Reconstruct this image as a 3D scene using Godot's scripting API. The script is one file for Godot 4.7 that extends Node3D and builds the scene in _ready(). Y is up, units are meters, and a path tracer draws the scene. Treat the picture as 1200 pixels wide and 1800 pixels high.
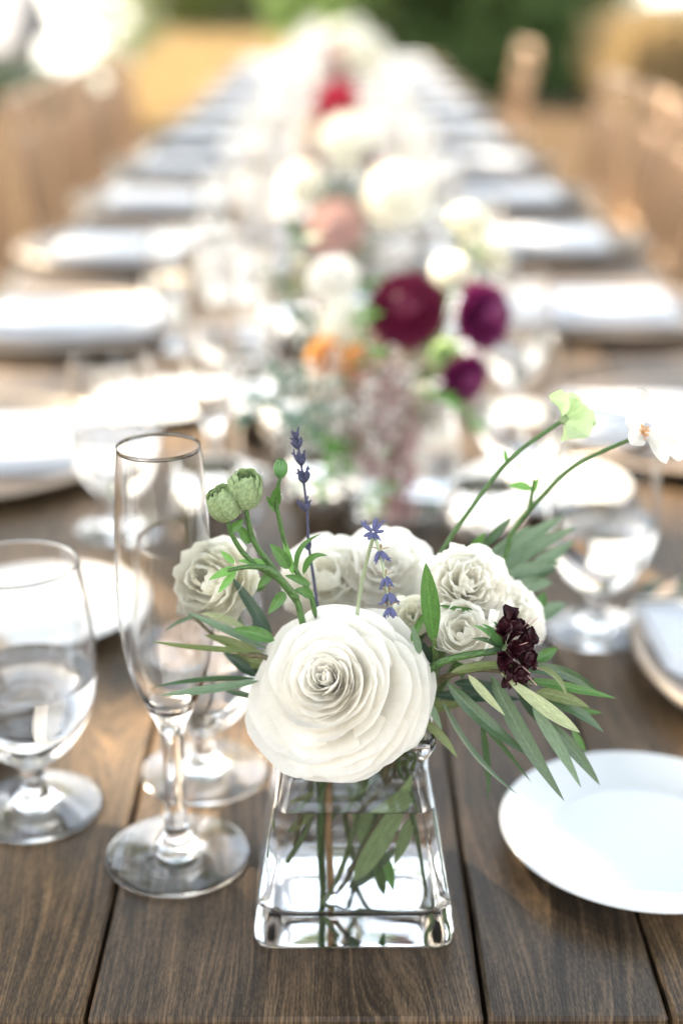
extends Node3D
# A long farm table laid for an outdoor dinner on a lakeside terrace; y is up, units are metres, the table runs along -z.

const TOP := 0.75
var rng := RandomNumberGenerator.new()
var taken := {}
var M := {}
var shared := {}


func _ready() -> void:
	rng.seed = 4711
	# ---- camera, sky, sun, exposure
	var cam := Camera3D.new()
	cam.name = "camera"
	add_child(cam)
	cam.position = Vector3(0, 1.17, 0)
	cam.rotation = Vector3(-atan(0.38), deg_to_rad(-0.23), 0)
	var lens := CameraAttributesPhysical.new()
	lens.frustum_focal_length = 33.333
	lens.frustum_near = 0.05
	lens.frustum_far = 6000.0
	lens.exposure_aperture = 2.0
	lens.frustum_focus_distance = 0.612
	cam.attributes = lens
	cam.fov = 39.6
	cam.far = 6000.0
	cam.current = true

	var sky_stuff := ProceduralSkyMaterial.new()
	sky_stuff.sky_top_color = Color(0.62, 0.69, 0.78)
	sky_stuff.sky_horizon_color = Color(1.0, 0.957, 0.875)
	sky_stuff.sky_curve = 0.22
	sky_stuff.sky_energy_multiplier = 0.8
	sky_stuff.ground_bottom_color = Color(0.42, 0.40, 0.36)
	sky_stuff.ground_horizon_color = Color(0.72, 0.72, 0.70)
	sky_stuff.sun_angle_max = 2.0
	sky_stuff.sky_cover = bright_haze()
	var sky := Sky.new()
	sky.sky_material = sky_stuff
	var env := Environment.new()
	env.background_mode = Environment.BG_SKY
	env.sky = sky
	env.tonemap_mode = Environment.TONE_MAPPER_LINEAR
	env.tonemap_exposure = 10.0
	env.sdfgi_enabled = true
	env.ssao_enabled = true
	env.ssil_enabled = true
	var around := WorldEnvironment.new()
	around.name = "environment"
	around.environment = env
	add_child(around)

	var sun := DirectionalLight3D.new()
	sun.name = "sun"
	sun.light_energy = 1.15
	sun.light_color = Color(1.0, 0.92, 0.79)
	sun.light_angular_distance = 0.6
	sun.shadow_enabled = true
	add_child(sun)
	sun.look_at_from_position(SUN_WAY * 10.0, Vector3.ZERO)

	materials()
	setting()
	table()
	chairs()
	place_settings()
	votives()

	ranunculus()
	front_roses()
	front_sprigs()
	far_arrangements()


const SUN_WAY := Vector3(-0.52, 0.62, -0.585)

# ------------------------------------------------------------------ helpers

func numbered(called: String) -> String:
	if not taken.has(called):
		taken[called] = 0
		return called
	taken[called] += 1
	return "%s_%03d" % [called, taken[called]]


func tag(o: Node3D, label: String, category: String, group := "", kind := "") -> Node3D:
	if label:
		o.set_meta("label", label)
	if category:
		o.set_meta("category", category)
	if group:
		o.set_meta("group", group)
	if kind:
		o.set_meta("kind", kind)
	return o


func thing(called: String, label: String, category: String, at: Vector3, group := "") -> Node3D:
	var o := Node3D.new()
	o.name = numbered(called)
	add_child(o)
	o.position = at
	tag(o, label, category, group)
	return o


func part(called: String, mesh: Mesh, mat: Material, parent: Node3D, at := Transform3D()) -> MeshInstance3D:
	var o := MeshInstance3D.new()
	o.name = called if parent != self else numbered(called)
	o.mesh = mesh
	o.material_override = mat
	parent.add_child(o, true)
	o.transform = at
	return o


func copy(o: Node3D, at: Vector3, label: String, turn := 0.0) -> Node3D:
	var c := o.duplicate()
	c.name = numbered(String(o.name).rstrip("0123456789").rstrip("_"))
	add_child(c)
	c.position = at
	c.rotation.y = turn
	c.set_meta("label", label)
	return c


func lin(r: float, g: float, b: float) -> Color:
	return Color(r, g, b).linear_to_srgb()


func mat(r: float, g: float, b: float, rough := 0.6, through := 0.0) -> StandardMaterial3D:
	var m := StandardMaterial3D.new()
	m.albedo_color = lin(r, g, b)
	m.roughness = rough
	if through > 0.0:
		m.backlight_enabled = true
		m.backlight = lin(through, through, through)
		if not M.has("plain"):
			var im := Image.create(4, 4, false, Image.FORMAT_RGB8)
			im.fill(Color.WHITE)
			M.plain = ImageTexture.create_from_image(im)
		m.albedo_texture = M.plain
	return m


func glass(index: float) -> StandardMaterial3D:
	var m := StandardMaterial3D.new()
	m.transparency = BaseMaterial3D.TRANSPARENCY_ALPHA
	m.albedo_color = Color(1, 1, 1, 0.0)
	m.roughness = 0.0
	m.refraction_enabled = true
	m.refraction_scale = index
	return m


# a grid of nu x nv quads; f(u, v) gives the point; normals from the grid itself
func sheet(st: SurfaceTool, nu: int, nv: int, f: Callable, round_u := false) -> void:
	var p := PackedVector3Array()
	for j in nv + 1:
		for i in nu + 1:
			p.append(f.call(float(i) / nu, float(j) / nv))
	var w := nu + 1
	var first: int = st.get_meta("count", 0)
	for j in nv + 1:
		for i in nu + 1:
			var a := p[j * w + (i - 1 if i > 0 else (nu - 1 if round_u else 0))]
			var b := p[j * w + (i + 1 if i < nu else (1 if round_u else nu))]
			var c := p[(j - 1 if j > 0 else 0) * w + i]
			var d := p[(j + 1 if j < nv else nv) * w + i]
			var n := (d - c).cross(b - a)
			if n.length_squared() < 1e-20:
				var jj := 1 if j == 0 else nv - 1
				a = p[jj * w + (i - 1 if i > 0 else (nu - 1 if round_u else 0))]
				b = p[jj * w + (i + 1 if i < nu else (1 if round_u else nu))]
				n = (d - c).cross(b - a)
			st.set_normal(n.normalized())
			st.set_uv(Vector2(float(i) / nu, float(j) / nv))
			st.add_vertex(p[j * w + i])
	for j in nv:
		for i in nu:
			var k := first + j * w + i
			st.add_index(k)
			st.add_index(k + 1)
			st.add_index(k + w)
			st.add_index(k + 1)
			st.add_index(k + w + 1)
			st.add_index(k + w)
	st.set_meta("count", first + (nu + 1) * (nv + 1))


func begin() -> SurfaceTool:
	var st := SurfaceTool.new()
	st.begin(Mesh.PRIMITIVE_TRIANGLES)
	st.set_meta("count", 0)
	return st


func smooth(points: Array, each := 5) -> PackedVector2Array:
	var out := PackedVector2Array()
	var n := points.size()
	for i in n - 1:
		var a: Vector2 = points[maxi(i - 1, 0)]
		var b: Vector2 = points[i]
		var c: Vector2 = points[i + 1]
		var d: Vector2 = points[mini(i + 2, n - 1)]
		for k in each:
			var t := float(k) / each
			out.append(b.cubic_interpolate(c, a, d, t))
	out.append(points[n - 1])
	return out


# turns smoothed (radius, height) runs round the y axis; outside is on the right of the way the profile runs
func lathe(runs: Array, around := 56, each := 5) -> ArrayMesh:
	var st := begin()
	for run in runs:
		var q := smooth(run, each)
		sheet(st, around, q.size() - 1, func(u: float, v: float) -> Vector3:
			var r: Vector2 = q[roundi(v * (q.size() - 1))]
			return Vector3(r.x * cos(u * TAU), r.y, r.x * sin(u * TAU)), true)
	return st.commit()


# a rounded square of half width w and corner radius c, at u round it
func rounded_square(u: float, w: float, c: float) -> Vector2:
	var side := int(u * 4.0) % 4
	var t := u * 4.0 - floorf(u * 4.0)
	c = minf(c, w)
	var flat := w - c
	var p: Vector2
	if t < 0.35:
		p = Vector2(w, lerpf(0.0, flat, t / 0.35))
	elif t < 0.65:
		var a := (t - 0.35) / 0.3 * PI / 2
		p = Vector2(flat + c * cos(a), flat + c * sin(a))
	else:
		p = Vector2(lerpf(flat, 0.0, (t - 0.65) / 0.35), w)
	return p.rotated(side * PI / 2)


# rounded-square loft of (half width, corner radius, height) rows
func square_loft(runs: Array, around := 80, each := 4) -> ArrayMesh:
	var st := begin()
	for run in runs:
		var a := []
		var b := []
		for r: Vector3 in run:
			a.append(Vector2(r.x, r.z))
			b.append(Vector2(r.y, r.z))
		var q := smooth(a, each)
		var c := smooth(b, each)
		sheet(st, around, q.size() - 1, func(u: float, v: float) -> Vector3:
			var k := roundi(v * (q.size() - 1))
			var p := rounded_square(u, maxf(q[k].x, 0.0002), maxf(c[k].x, 0.0002))
			return Vector3(p.x, q[k].y, p.y), true)
	return st.commit()


func curve(points: Array, count: int) -> PackedVector3Array:
	var out := PackedVector3Array()
	var n := points.size()
	for k in count + 1:
		var t := float(k) / count * (n - 1)
		var i := mini(int(t), n - 2)
		out.append((points[i] as Vector3).cubic_interpolate(points[i + 1], points[maxi(i - 1, 0)], points[mini(i + 2, n - 1)], t - i))
	return out


func tube_into(st: SurfaceTool, points: Array, r0: float, r1: float, count := 14, sides := 8) -> void:
	var c := curve(points, count)
	var ax := []
	var bx := []
	var up := Vector3(0.31, 0.2, 0.93)
	for k in c.size():
		var t := (c[mini(k + 1, c.size() - 1)] - c[maxi(k - 1, 0)]).normalized()
		var x := t.cross(up).normalized()
		ax.append(x)
		bx.append(x.cross(t).normalized())
	var n := c.size() - 1
	sheet(st, sides, n + 2, func(u: float, v: float) -> Vector3:
		var j := roundi(v * (n + 2))
		var k := clampi(j - 1, 0, n)
		var r := 0.0 if j == 0 or j == n + 2 else lerpf(r0, r1, float(k) / n)
		return c[k] + (ax[k] * cos(u * TAU) + bx[k] * sin(u * TAU)) * r, true)


func tube(points: Array, r0: float, r1: float, count := 14, sides := 8) -> ArrayMesh:
	var st := begin()
	tube_into(st, points, r0, r1, count, sides)
	return st.commit()


func flat_quad(st: SurfaceTool, a: Vector3, b: Vector3, c: Vector3, d: Vector3, shift := Vector2.ZERO) -> void:
	var first: int = st.get_meta("count", 0)
	var n := (c - a).cross(b - a) + (d - a).cross(c - a)
	for p in [a, b, c, d]:
		st.set_normal(n.normalized())
		st.set_uv(Vector2(p.x / 0.36, p.z / 2.4) + shift)
		st.add_vertex(p)
	for k in [0, 1, 2, 0, 2, 3]:
		st.add_index(first + k)
	st.set_meta("count", first + 4)


# a box with its edges cut at 45 degrees by e
func soft_box(st: SurfaceTool, at: Vector3, size: Vector3, e: float, turn := Basis(), shift := Vector2.ZERO) -> void:
	var h := size / 2
	var lo := []
	var hi := []
	for row in [[h.x - e, h.z - e, -h.y], [h.x, h.z, -h.y + e], [h.x, h.z, h.y - e], [h.x - e, h.z - e, h.y]]:
		var ring := []
		for k in 8:
			var sx: float = [1, 1, 1, -1, -1, -1, -1, 1][k]
			var sz: float = [-1, 1, 1, 1, 1, -1, -1, -1][k]
			var cut: float = [0, 0, 1, 1, 0, 0, 1, 1][k]
			ring.append(at + turn * Vector3(sx * (row[0] - cut * e), row[2], sz * (row[1] - (1.0 - cut) * e)))
		hi = ring
		if lo:
			for k in 8:
				flat_quad(st, lo[k], lo[(k + 1) % 8], hi[(k + 1) % 8], hi[k], shift)
		else:
			flat_quad(st, ring[0], ring[7], ring[6], ring[5], shift)
			flat_quad(st, ring[0], ring[5], ring[4], ring[1], shift)
			flat_quad(st, ring[1], ring[4], ring[3], ring[2], shift)
		lo = ring
	flat_quad(st, hi[5], hi[6], hi[7], hi[0], shift)
	flat_quad(st, hi[1], hi[4], hi[5], hi[0], shift)
	flat_quad(st, hi[2], hi[3], hi[4], hi[1], shift)


func box(at: Vector3, size: Vector3, e := 0.003, turn := Basis()) -> ArrayMesh:
	var st := begin()
	soft_box(st, at, size, e, turn)
	return st.commit()


# flat shaded bar between two points
func bar_into(st: SurfaceTool, a: Vector3, b: Vector3, r: float) -> void:
	tube_into(st, [a, b], r, r, 1, 8)


func quad_bezier(a: Vector3, b: Vector3, c: Vector3, t: float) -> Vector3:
	return a.lerp(b, t).lerp(b.lerp(c, t), t)


# a narrow leaf from base to tip: width at its widest, sag moves the middle, face is the way its upper side looks
func leaf_into(st: SurfaceTool, base: Vector3, tip: Vector3, width: float, sag: Vector3, face: Vector3, fold := 0.25, n := 12, blunt := 0.75, nu := 6) -> void:
	var mid := (base + tip) / 2 + sag * 2.0
	var twist := rng.randf_range(-0.7, 0.7) if n > 8 else 0.0
	sheet(st, nu, n, func(u: float, v: float) -> Vector3:
		var c := quad_bezier(base, mid, tip, v)
		var t := (quad_bezier(base, mid, tip, minf(v + 0.02, 1.0)) - quad_bezier(base, mid, tip, maxf(v - 0.02, 0.0))).normalized()
		var side := face.rotated(t, twist * (v - 0.35)).cross(t).normalized()
		var up := t.cross(side).normalized()
		var w := width * 0.5 * pow(maxf(sin(PI * pow(v, blunt)), 0.0), 0.8) + width * 0.02 * (1.0 - v)
		var s := (u - 0.5) * 2.0
		return c + side * s * w + up * (absf(s) * w * fold - 0.04 * w * sin(v * 17.0 + s * 2.0)))


func leaf(base: Vector3, tip: Vector3, width: float, sag := Vector3.ZERO, face := Vector3(0, 0.47, 0.88), fold := 0.25, blunt := 0.75) -> ArrayMesh:
	var st := begin()
	leaf_into(st, base, tip, width, sag, face, fold, 12, blunt)
	return st.commit()


func ball_into(st: SurfaceTool, at: Vector3, size: Vector3, way := Vector3.UP, n := 8) -> void:
	var x := way.cross(Vector3(0.2, 0.3, 0.93)).normalized()
	var b := Basis(x, way.normalized(), x.cross(way).normalized())
	sheet(st, n, n, func(u: float, v: float) -> Vector3:
		var r := sin(v * PI)
		return at + b * Vector3(r * cos(u * TAU) * size.x, -cos(v * PI) * size.y, r * sin(u * TAU) * size.z), true)


# ------------------------------------------------------------------ materials

# the glow of hazy air round the sun, laid over the sky
func bright_haze() -> ImageTexture:
	var im := Image.create(512, 256, false, Image.FORMAT_RGBAF)
	var to_sun := SUN_WAY.normalized()
	for y in 256:
		var up := PI / 2 - (y + 0.5) / 256.0 * PI
		for x in 512:
			var a := (x + 0.5) / 512.0 * TAU
			var way := Vector3(sin(a) * cos(up), sin(up), -cos(a) * cos(up))
			var off := rad_to_deg(way.angle_to(to_sun))
			var g := 40.0 * exp(-off * off / 7.0) + 2.0 * exp(-off * off / 80.0) + 0.5 * exp(-off / 14.0)
			im.set_pixel(x, y, Color(g, g * 0.95, g * 0.86, 1.0))
	return ImageTexture.create_from_image(im)


func noise(freq: float, seed_: int, octaves := 3) -> FastNoiseLite:
	var n := FastNoiseLite.new()
	n.noise_type = FastNoiseLite.TYPE_SIMPLEX_SMOOTH
	n.seed = seed_
	n.frequency = freq
	n.fractal_octaves = octaves
	return n


# (across, along, size) of the knots in the boards, metres
const KNOTS := [Vector3(0.075, 0.62, 0.007), Vector3(0.27, 1.63, 0.009), Vector3(0.16, 1.05, 0.005), Vector3(0.31, 0.28, 0.006), Vector3(0.05, 2.02, 0.008)]


func wood_material(dark: Color, pale: Color, w: int, h: int, rough: float) -> StandardMaterial3D:
	# u: across 0.36 m, v: along 2.4 m; colours are linear
	var flow := noise(1.0, 5, 2)
	var broad := noise(1.0, 9, 3)
	var fine := noise(1.0, 21, 2)
	var pore := noise(1.0, 33, 1)
	var blot := noise(1.0, 47, 3)
	var im := Image.create(w, h, false, Image.FORMAT_RGB8)
	var relief := Image.create(w, h, false, Image.FORMAT_L8)
	for y in h:
		var v := float(y) / h * 2.4
		for x in w:
			var u := float(x) / w * 0.36
			var drift := flow.get_noise_2d(u * 7.0, v * 1.3) * 0.035 + flow.get_noise_2d(u * 22.0 + 40.0, v * 4.0) * 0.005
			var g := u + drift
			var rings := 0.5 + 0.5 * sin(g * 520.0 + broad.get_noise_2d(u * 11.0, v * 1.9) * 8.0)
			rings = pow(rings, 2.6)
			for knot in KNOTS:
				var off := Vector2((u - knot.x) / (knot.z * 2.2), (v - knot.y) / (knot.z * 5.0))
				g += signf(off.x) * knot.z * 0.8 * exp(-off.length_squared() * 2.0)
			var streak := broad.get_noise_2d(g * 230.0, v * 1.6)
			var thin := fine.get_noise_2d(g * 760.0, v * 5.0)
			var holes := pore.get_noise_2d(u * 1500.0, v * 45.0)
			var cloud := blot.get_noise_2d(u * 22.0 + 9.0, v * 8.0)
			var speck := pore.get_noise_2d(u * 1100.0 + 77.0, v * 600.0)
			var t := 0.33 + 0.22 * streak + 0.34 * thin + 0.16 * (rings - 0.3) + 0.22 * cloud + 0.26 * speck
			for knot in KNOTS:
				var far := Vector2((u - knot.x) / knot.z, (v - knot.y) / (knot.z * 2.4)).length()
				if far < 3.0:
					t -= 0.42 * exp(-far * far * 1.6) + 0.10 * sin(far * 16.0) * exp(-far * 1.3)
			t = clampf(t, 0.0, 1.0)
			var c := dark.lerp(pale, t * t * (3.0 - 2.0 * t))
			var deep := 0.0
			if holes > 0.34:
				deep = clampf((holes - 0.34) * 3.0, 0.0, 0.6)
				c = c.lerp(dark * 0.4, deep)
			im.set_pixel(x, y, Color(c.r, c.g, c.b).linear_to_srgb())
			var hgt := 0.55 + 0.2 * thin + 0.12 * streak - 0.4 * deep + 0.05 * speck
			relief.set_pixel(x, y, Color(hgt, hgt, hgt))
	var m := StandardMaterial3D.new()
	m.albedo_texture = ImageTexture.create_from_image(im)
	m.roughness = rough
	m.metallic_specular = 0.33
	m.heightmap_enabled = true
	m.heightmap_scale = 0.035
	m.heightmap_texture = ImageTexture.create_from_image(relief)
	return m


func leaf_texture(rib: float, side: float) -> ImageTexture:
	var im := Image.create(64, 256, false, Image.FORMAT_RGB8)
	var n := noise(0.09, 3, 3)
	var f := noise(0.35, 8, 2)
	for y in 256:
		for x in 64:
			var s := absf(x - 31.5) / 31.5
			var v := 0.82 + 0.10 * n.get_noise_2d(x * 0.6, y * 0.25) + 0.05 * f.get_noise_2d(x, y * 0.4)
			v += side * 0.10 * sin(y * 0.42 + s * 9.0) * (1.0 - s)
			v = lerpf(v, 1.0, exp(-s * s * 260.0) * rib)
			v = clampf(v, 0.0, 1.0)
			im.set_pixel(x, y, Color(v, v, v * lerpf(1.0, 0.97, rib)))
	return ImageTexture.create_from_image(im)


func petal_texture() -> ImageTexture:
	# fine veins that run from the foot of the petal to its rim
	var im := Image.create(128, 128, false, Image.FORMAT_RGB8)
	var n := noise(1.0, 12, 2)
	var b := noise(0.03, 15, 2)
	for y in 128:
		for x in 128:
			var v := 0.99 + 0.018 * n.get_noise_2d(x * 0.34, y * 0.02) + 0.02 * b.get_noise_2d(x, y)
			im.set_pixel(x, y, Color(minf(v, 1.0), minf(v, 1.0), minf(v, 1.0)))
	return ImageTexture.create_from_image(im)


func speckle_texture(low: float, freq: float, seed_: int) -> ImageTexture:
	var im := noise(freq, seed_, 4).get_seamless_image(256, 256)
	im.convert(Image.FORMAT_RGB8)
	for y in 256:
		for x in 256:
			var v := lerpf(low, 1.0, im.get_pixel(x, y).r)
			im.set_pixel(x, y, Color(v, v, v))
	return ImageTexture.create_from_image(im)


func materials() -> void:
	M.plank = wood_material(Color(0.035, 0.0255, 0.0170), Color(0.232, 0.158, 0.094), 900, 1400, 0.42)
	M.plank_dark = M.plank.duplicate()
	M.plank_dark.albedo_color = Color(0.86, 0.84, 0.83)
	M.plank_worn = M.plank.duplicate()
	M.plank_worn.albedo_color = Color(1.0, 0.95, 0.88)
	M.plank_worn.roughness = 0.5
	M.plank.albedo_color = Color(0.93, 0.90, 0.88)
	M.chair = mat(0.36, 0.22, 0.125, 0.42)
	M.cushion = mat(0.72, 0.66, 0.56, 0.9)
	M.glass = glass(0.05)
	M.glass.clearcoat_enabled = true
	M.glass.clearcoat = 0.6
	M.glass.clearcoat_roughness = 0.13
	# thin blown walls of the glasses farther off
	M.thin_glass = StandardMaterial3D.new()
	M.thin_glass.transparency = BaseMaterial3D.TRANSPARENCY_ALPHA
	M.thin_glass.albedo_color = Color(1, 1, 1, 0.02)
	M.thin_glass.roughness = 0.11
	M.thin_glass.metallic_specular = 0.7
	M.water = glass(0.033)
	M.china = mat(0.57, 0.585, 0.60, 0.12)
	M.cloth = mat(0.62, 0.645, 0.69, 0.95)
	M.cloth.rim_enabled = true
	M.cloth.rim = 0.3
	M.cloth.normal_enabled = true
	var weave := NoiseTexture2D.new()
	weave.width = 256
	weave.height = 256
	weave.seamless = true
	weave.noise = noise(0.2, 71, 3)
	weave.as_normal_map = true
	weave.bump_strength = 2.0
	M.cloth.normal_texture = weave
	M.cloth.uv1_triplanar = true
	M.cloth.uv1_scale = Vector3(9, 9, 9)
	M.charger = mat(0.11, 0.082, 0.062, 0.33)
	M.charger_rim = mat(0.34, 0.25, 0.17, 0.3)
	var rib := leaf_texture(0.9, 0.5)
	var plain_rib := leaf_texture(0.25, 0.2)
	var shades := {
		"olive_dark": [0.068, 0.116, 0.056, 0.36, 0.22, rib], "olive_deep": [0.028, 0.062, 0.033, 0.42, 0.2, rib], "olive_grey": [0.175, 0.240, 0.155, 0.55, 0.3, plain_rib],
		"sage": [0.34, 0.44, 0.22, 0.55, 0.5, plain_rib], "olive_pale": [0.46, 0.47, 0.28, 0.6, 0.4, plain_rib], "olive_yellow": [0.19, 0.215, 0.085, 0.5, 0.4, rib], "leaf_green": [0.095, 0.205, 0.050, 0.45, 0.5, rib],
		"fresh": [0.20, 0.42, 0.10, 0.5, 0.6, plain_rib], "blue_leaf": [0.15, 0.21, 0.16, 0.55, 0.25, plain_rib],
	}
	for k in shades:
		var s: Array = shades[k]
		M[k] = mat(s[0] * 1.25, s[1] * 1.35, s[2] * 1.2, s[3], s[4])
		M[k].albedo_texture = s[5]
		M[k].heightmap_enabled = true
		M[k].heightmap_texture = s[5]
		M[k].heightmap_scale = 0.008
	M.stem = mat(0.17, 0.27, 0.08, 0.5, 0.2)
	M.bud_stem = mat(0.13, 0.27, 0.07, 0.5, 0.3)
	M.twig = mat(0.19, 0.16, 0.075, 0.6)
	M.red_stem = mat(0.30, 0.17, 0.07, 0.55)
	var veins := petal_texture()
	var blooms := {
		"cream": [0.975, 0.95, 0.89, 1.1], "white": [0.97, 0.955, 0.90, 1.5], "green_white": [0.62, 0.76, 0.42, 0.8], "snow": [0.97, 0.955, 0.915, 1.5], "ivory": [0.94, 0.92, 0.82, 0.95], "burgundy": [0.115, 0.006, 0.030, 0.5],
		"plum": [0.150, 0.014, 0.080, 0.5], "maroon": [0.030, 0.005, 0.009, 0.12], "red": [0.58, 0.035, 0.075, 0.4], "orange": [0.88, 0.55, 0.22, 0.9], "blush": [0.66, 0.43, 0.38, 0.6], "peach": [0.82, 0.60, 0.42, 0.6],
	}
	for k in blooms:
		var s: Array = blooms[k]
		M[k] = mat(s[0], s[1], s[2], 0.5 if s[0] < 0.2 else 0.7, s[3])
		M[k].albedo_texture = veins
		M[k].metallic_specular = 0.35
	for k in ["stem", "bud_stem", "twig"]:
		M[k].albedo_texture = speckle_texture(0.55, 0.03, 17)
		M[k].uv1_scale = Vector3(1, 3, 1)
	M.lavender = mat(0.095, 0.10, 0.215, 0.7, 0.15)
	M.lavender_dark = mat(0.058, 0.060, 0.115, 0.7, 0.1)
	M.lavender_stem = mat(0.30, 0.36, 0.22, 0.6)
	M.bud = mat(0.50, 0.64, 0.32, 0.6, 0.8)
	M.bud.albedo_texture = speckle_texture(0.7, 0.02, 18)
	M.bud_green = mat(0.11, 0.25, 0.08, 0.5, 0.3)
	M.astilbe = mat(0.55, 0.33, 0.32, 0.8, 0.7)
	M.silver = mat(0.86, 0.85, 0.82, 0.12)
	M.silver.metallic = 1.0
	M.wax = mat(0.85, 0.82, 0.74, 0.6, 0.6)
	M.ground = mat(0.095, 0.067, 0.043, 0.95)
	M.ground.albedo_texture = speckle_texture(0.65, 0.06, 91)
	M.ground.uv1_triplanar = true
	M.ground.uv1_world_triplanar = true
	M.ground.uv1_scale = Vector3(0.4, 0.4, 0.4)
	M.ground.specular_mode = BaseMaterial3D.SPECULAR_DISABLED
	M.lake = mat(0.03, 0.05, 0.06, 0.12)
	M.hay = mat(0.37, 0.275, 0.145, 0.9, 0.4)
	M.hay.specular_mode = BaseMaterial3D.SPECULAR_DISABLED
	M.bark = mat(0.16, 0.12, 0.085, 0.9)
	M.crown_dark = mat(0.15, 0.225, 0.085, 0.6, 1.0)
	M.crown_olive = mat(0.20, 0.23, 0.07, 0.6, 0.7)
	M.hedge = mat(0.05, 0.085, 0.05, 0.6, 0.3)
	for k in ["crown_dark", "crown_olive", "hedge"]:
		M[k].specular_mode = BaseMaterial3D.SPECULAR_DISABLED
	M.house_wall = mat(0.42, 0.41, 0.40, 0.9)
	M.house_roof = mat(0.22, 0.215, 0.22, 0.8)
	M.pane = mat(0.04, 0.05, 0.06, 0.1)
	M.iron = mat(0.03, 0.03, 0.03, 0.5)


# ------------------------------------------------------------------ the place

func land_height(x: float, z: float) -> float:
	var edge := -32.0
	edge = lerpf(edge, -16.5, smoothstep(-1.9, -2.6, x * 20.0 / maxf(-z, 6.0)))
	edge = lerpf(edge, -21.0, smoothstep(0.4, 1.4, x * 20.0 / maxf(-z, 6.0)))
	var past := maxf(0.0, edge - z)
	var side := maxf(0.0, absf(x) - 26.0)
	var drop := past * 0.42 * smoothstep(0.0, 4.0, past) + side * 0.3
	return -minf(drop, 19.0) + 0.02 * sin(x * 1.3 + z * 0.7)


func setting() -> void:
	var st := begin()
	var xs := []
	for i in 121:
		var t := (i - 60) / 60.0
		xs.append(90.0 * t * absf(t) * (0.25 + 0.75 * absf(t)) + 6.0 * t)
	sheet(st, 120, 90, func(u: float, v: float) -> Vector3:
		var x: float = xs[roundi(u * 120)]
		var z := 22.0 - 132.0 * v
		return Vector3(x, land_height(x, z), z))
	tag(part("ground", st.commit(), M.ground, self), "", "", "", "structure")
	var water := PlaneMesh.new()
	water.size = Vector2(9000, 9000)
	tag(part("lake", water, M.lake, self, Transform3D(Basis(), Vector3(0, -15, -2000))), "", "", "", "structure")

	# dry golden grass: a field beyond the table and a tall bank
	tag(grass_patch("golden_grass", 14000, func() -> Vector3:
		var z := -10.5 - 20.0 * pow(rng.randf(), 1.3)
		return Vector3(rng.randf_range(-0.135, 0.012) * -z + rng.randfn() * 0.1, 0, z), 0.12, 0.34), "", "", "", "stuff")
	tag(grass_patch("tall_golden_grass", 5000, func() -> Vector3:
		var a := rng.randf()
		return Vector3(2.45 + 5.5 * a + rng.randfn() * 0.08, 0, -12.8 + rng.randf_range(-0.8, 0.8) + a), 0.75, 1.0), "", "", "", "stuff")

	var h := thing("clipped_hedge", "low dark green hedge along the terrace edge before the grey house", "hedge", Vector3(-3.2, 0, -13.4))
	part("foliage", leaf_clumps(900, func() -> Vector3:
		return Vector3(rng.randf_range(-2.0, 0.95), rng.randf_range(0.02, 0.34), rng.randf_range(-0.3, 0.3)), 0.07), M.hedge, h)
	var hs := begin()
	for k in 8:
		bar_into(hs, Vector3(-1.8 + k * 0.37, 0, 0), Vector3(-1.8 + k * 0.37, 0.2, 0), 0.015)
	part("stem", hs.commit(), M.bark, h)

	# dark trees behind the far end of the table, olive green ones beyond the golden grass
	var words := ["tallest dark green tree, straight beyond the far table end", "dark green tree with a gap of sky beside it", "dark green bushy tree behind the pale end chair", "dark green tree next to the tall golden grass", "squat dark green tree between two taller ones"]
	var spots := [Vector3(0.55, 0, -15.6), Vector3(1.3, 0, -16.2), Vector3(1.9, 0, -15.4), Vector3(2.55, 0, -15.5), Vector3(0.1, 0, -17.0)]
	var tall := [8.4, 7.2, 2.2, 7.6, 8.0]
	for k in 5:
		tree("dark_tree", words[k] + ", leafy to the ground", spots[k], tall[k], [0.62, 0.5, 0.62, 0.6, 0.7][k], M.crown_dark, "dark trees behind the table end")
	words = ["olive green tree over the golden field, beside the white water gap", "olive green tree in the middle of the golden field's far edge", "broad olive green tree behind the far red flowers", "olive green tree where the golden field meets the dark trees", "slim olive green tree between two others at the field's far edge"]
	for k in 5:
		tree("olive_tree", words[k], Vector3(-3.1 + k * 0.92, 0, -28.0 - (k % 2) * 1.4), 7.2 + 0.9 * (k % 3), 1.5, M.crown_olive, "olive green trees beyond the golden field")
	# trees off to the sunny side, whose crowns shade this end of the table
	tree("shade_tree", "tall leafy tree on the sunny side whose crown shades the near table end", Vector3(-6.2, 0, -3.0), 8.3, 1.0, M.crown_olive, "", Vector3(-4.3, 5.9, -3.5), 1.9, 5200)
	tree("shade_tree", "tall leafy tree on the golden bank side whose crown hangs over the near table end", Vector3(4.6, 0, -0.2), 7.5, 1.0, M.crown_olive, "", Vector3(0.4, 5.0, -1.3), 3.1, 5200)
	tree("shade_tree", "tall leafy tree on the house side, crown over the middle of the table row", Vector3(-7.6, 0, -9.6), 8.5, 1.0, M.crown_olive, "", Vector3(-4.2, 6.2, -9.3), 2.4, 1350)

	house()


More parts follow.
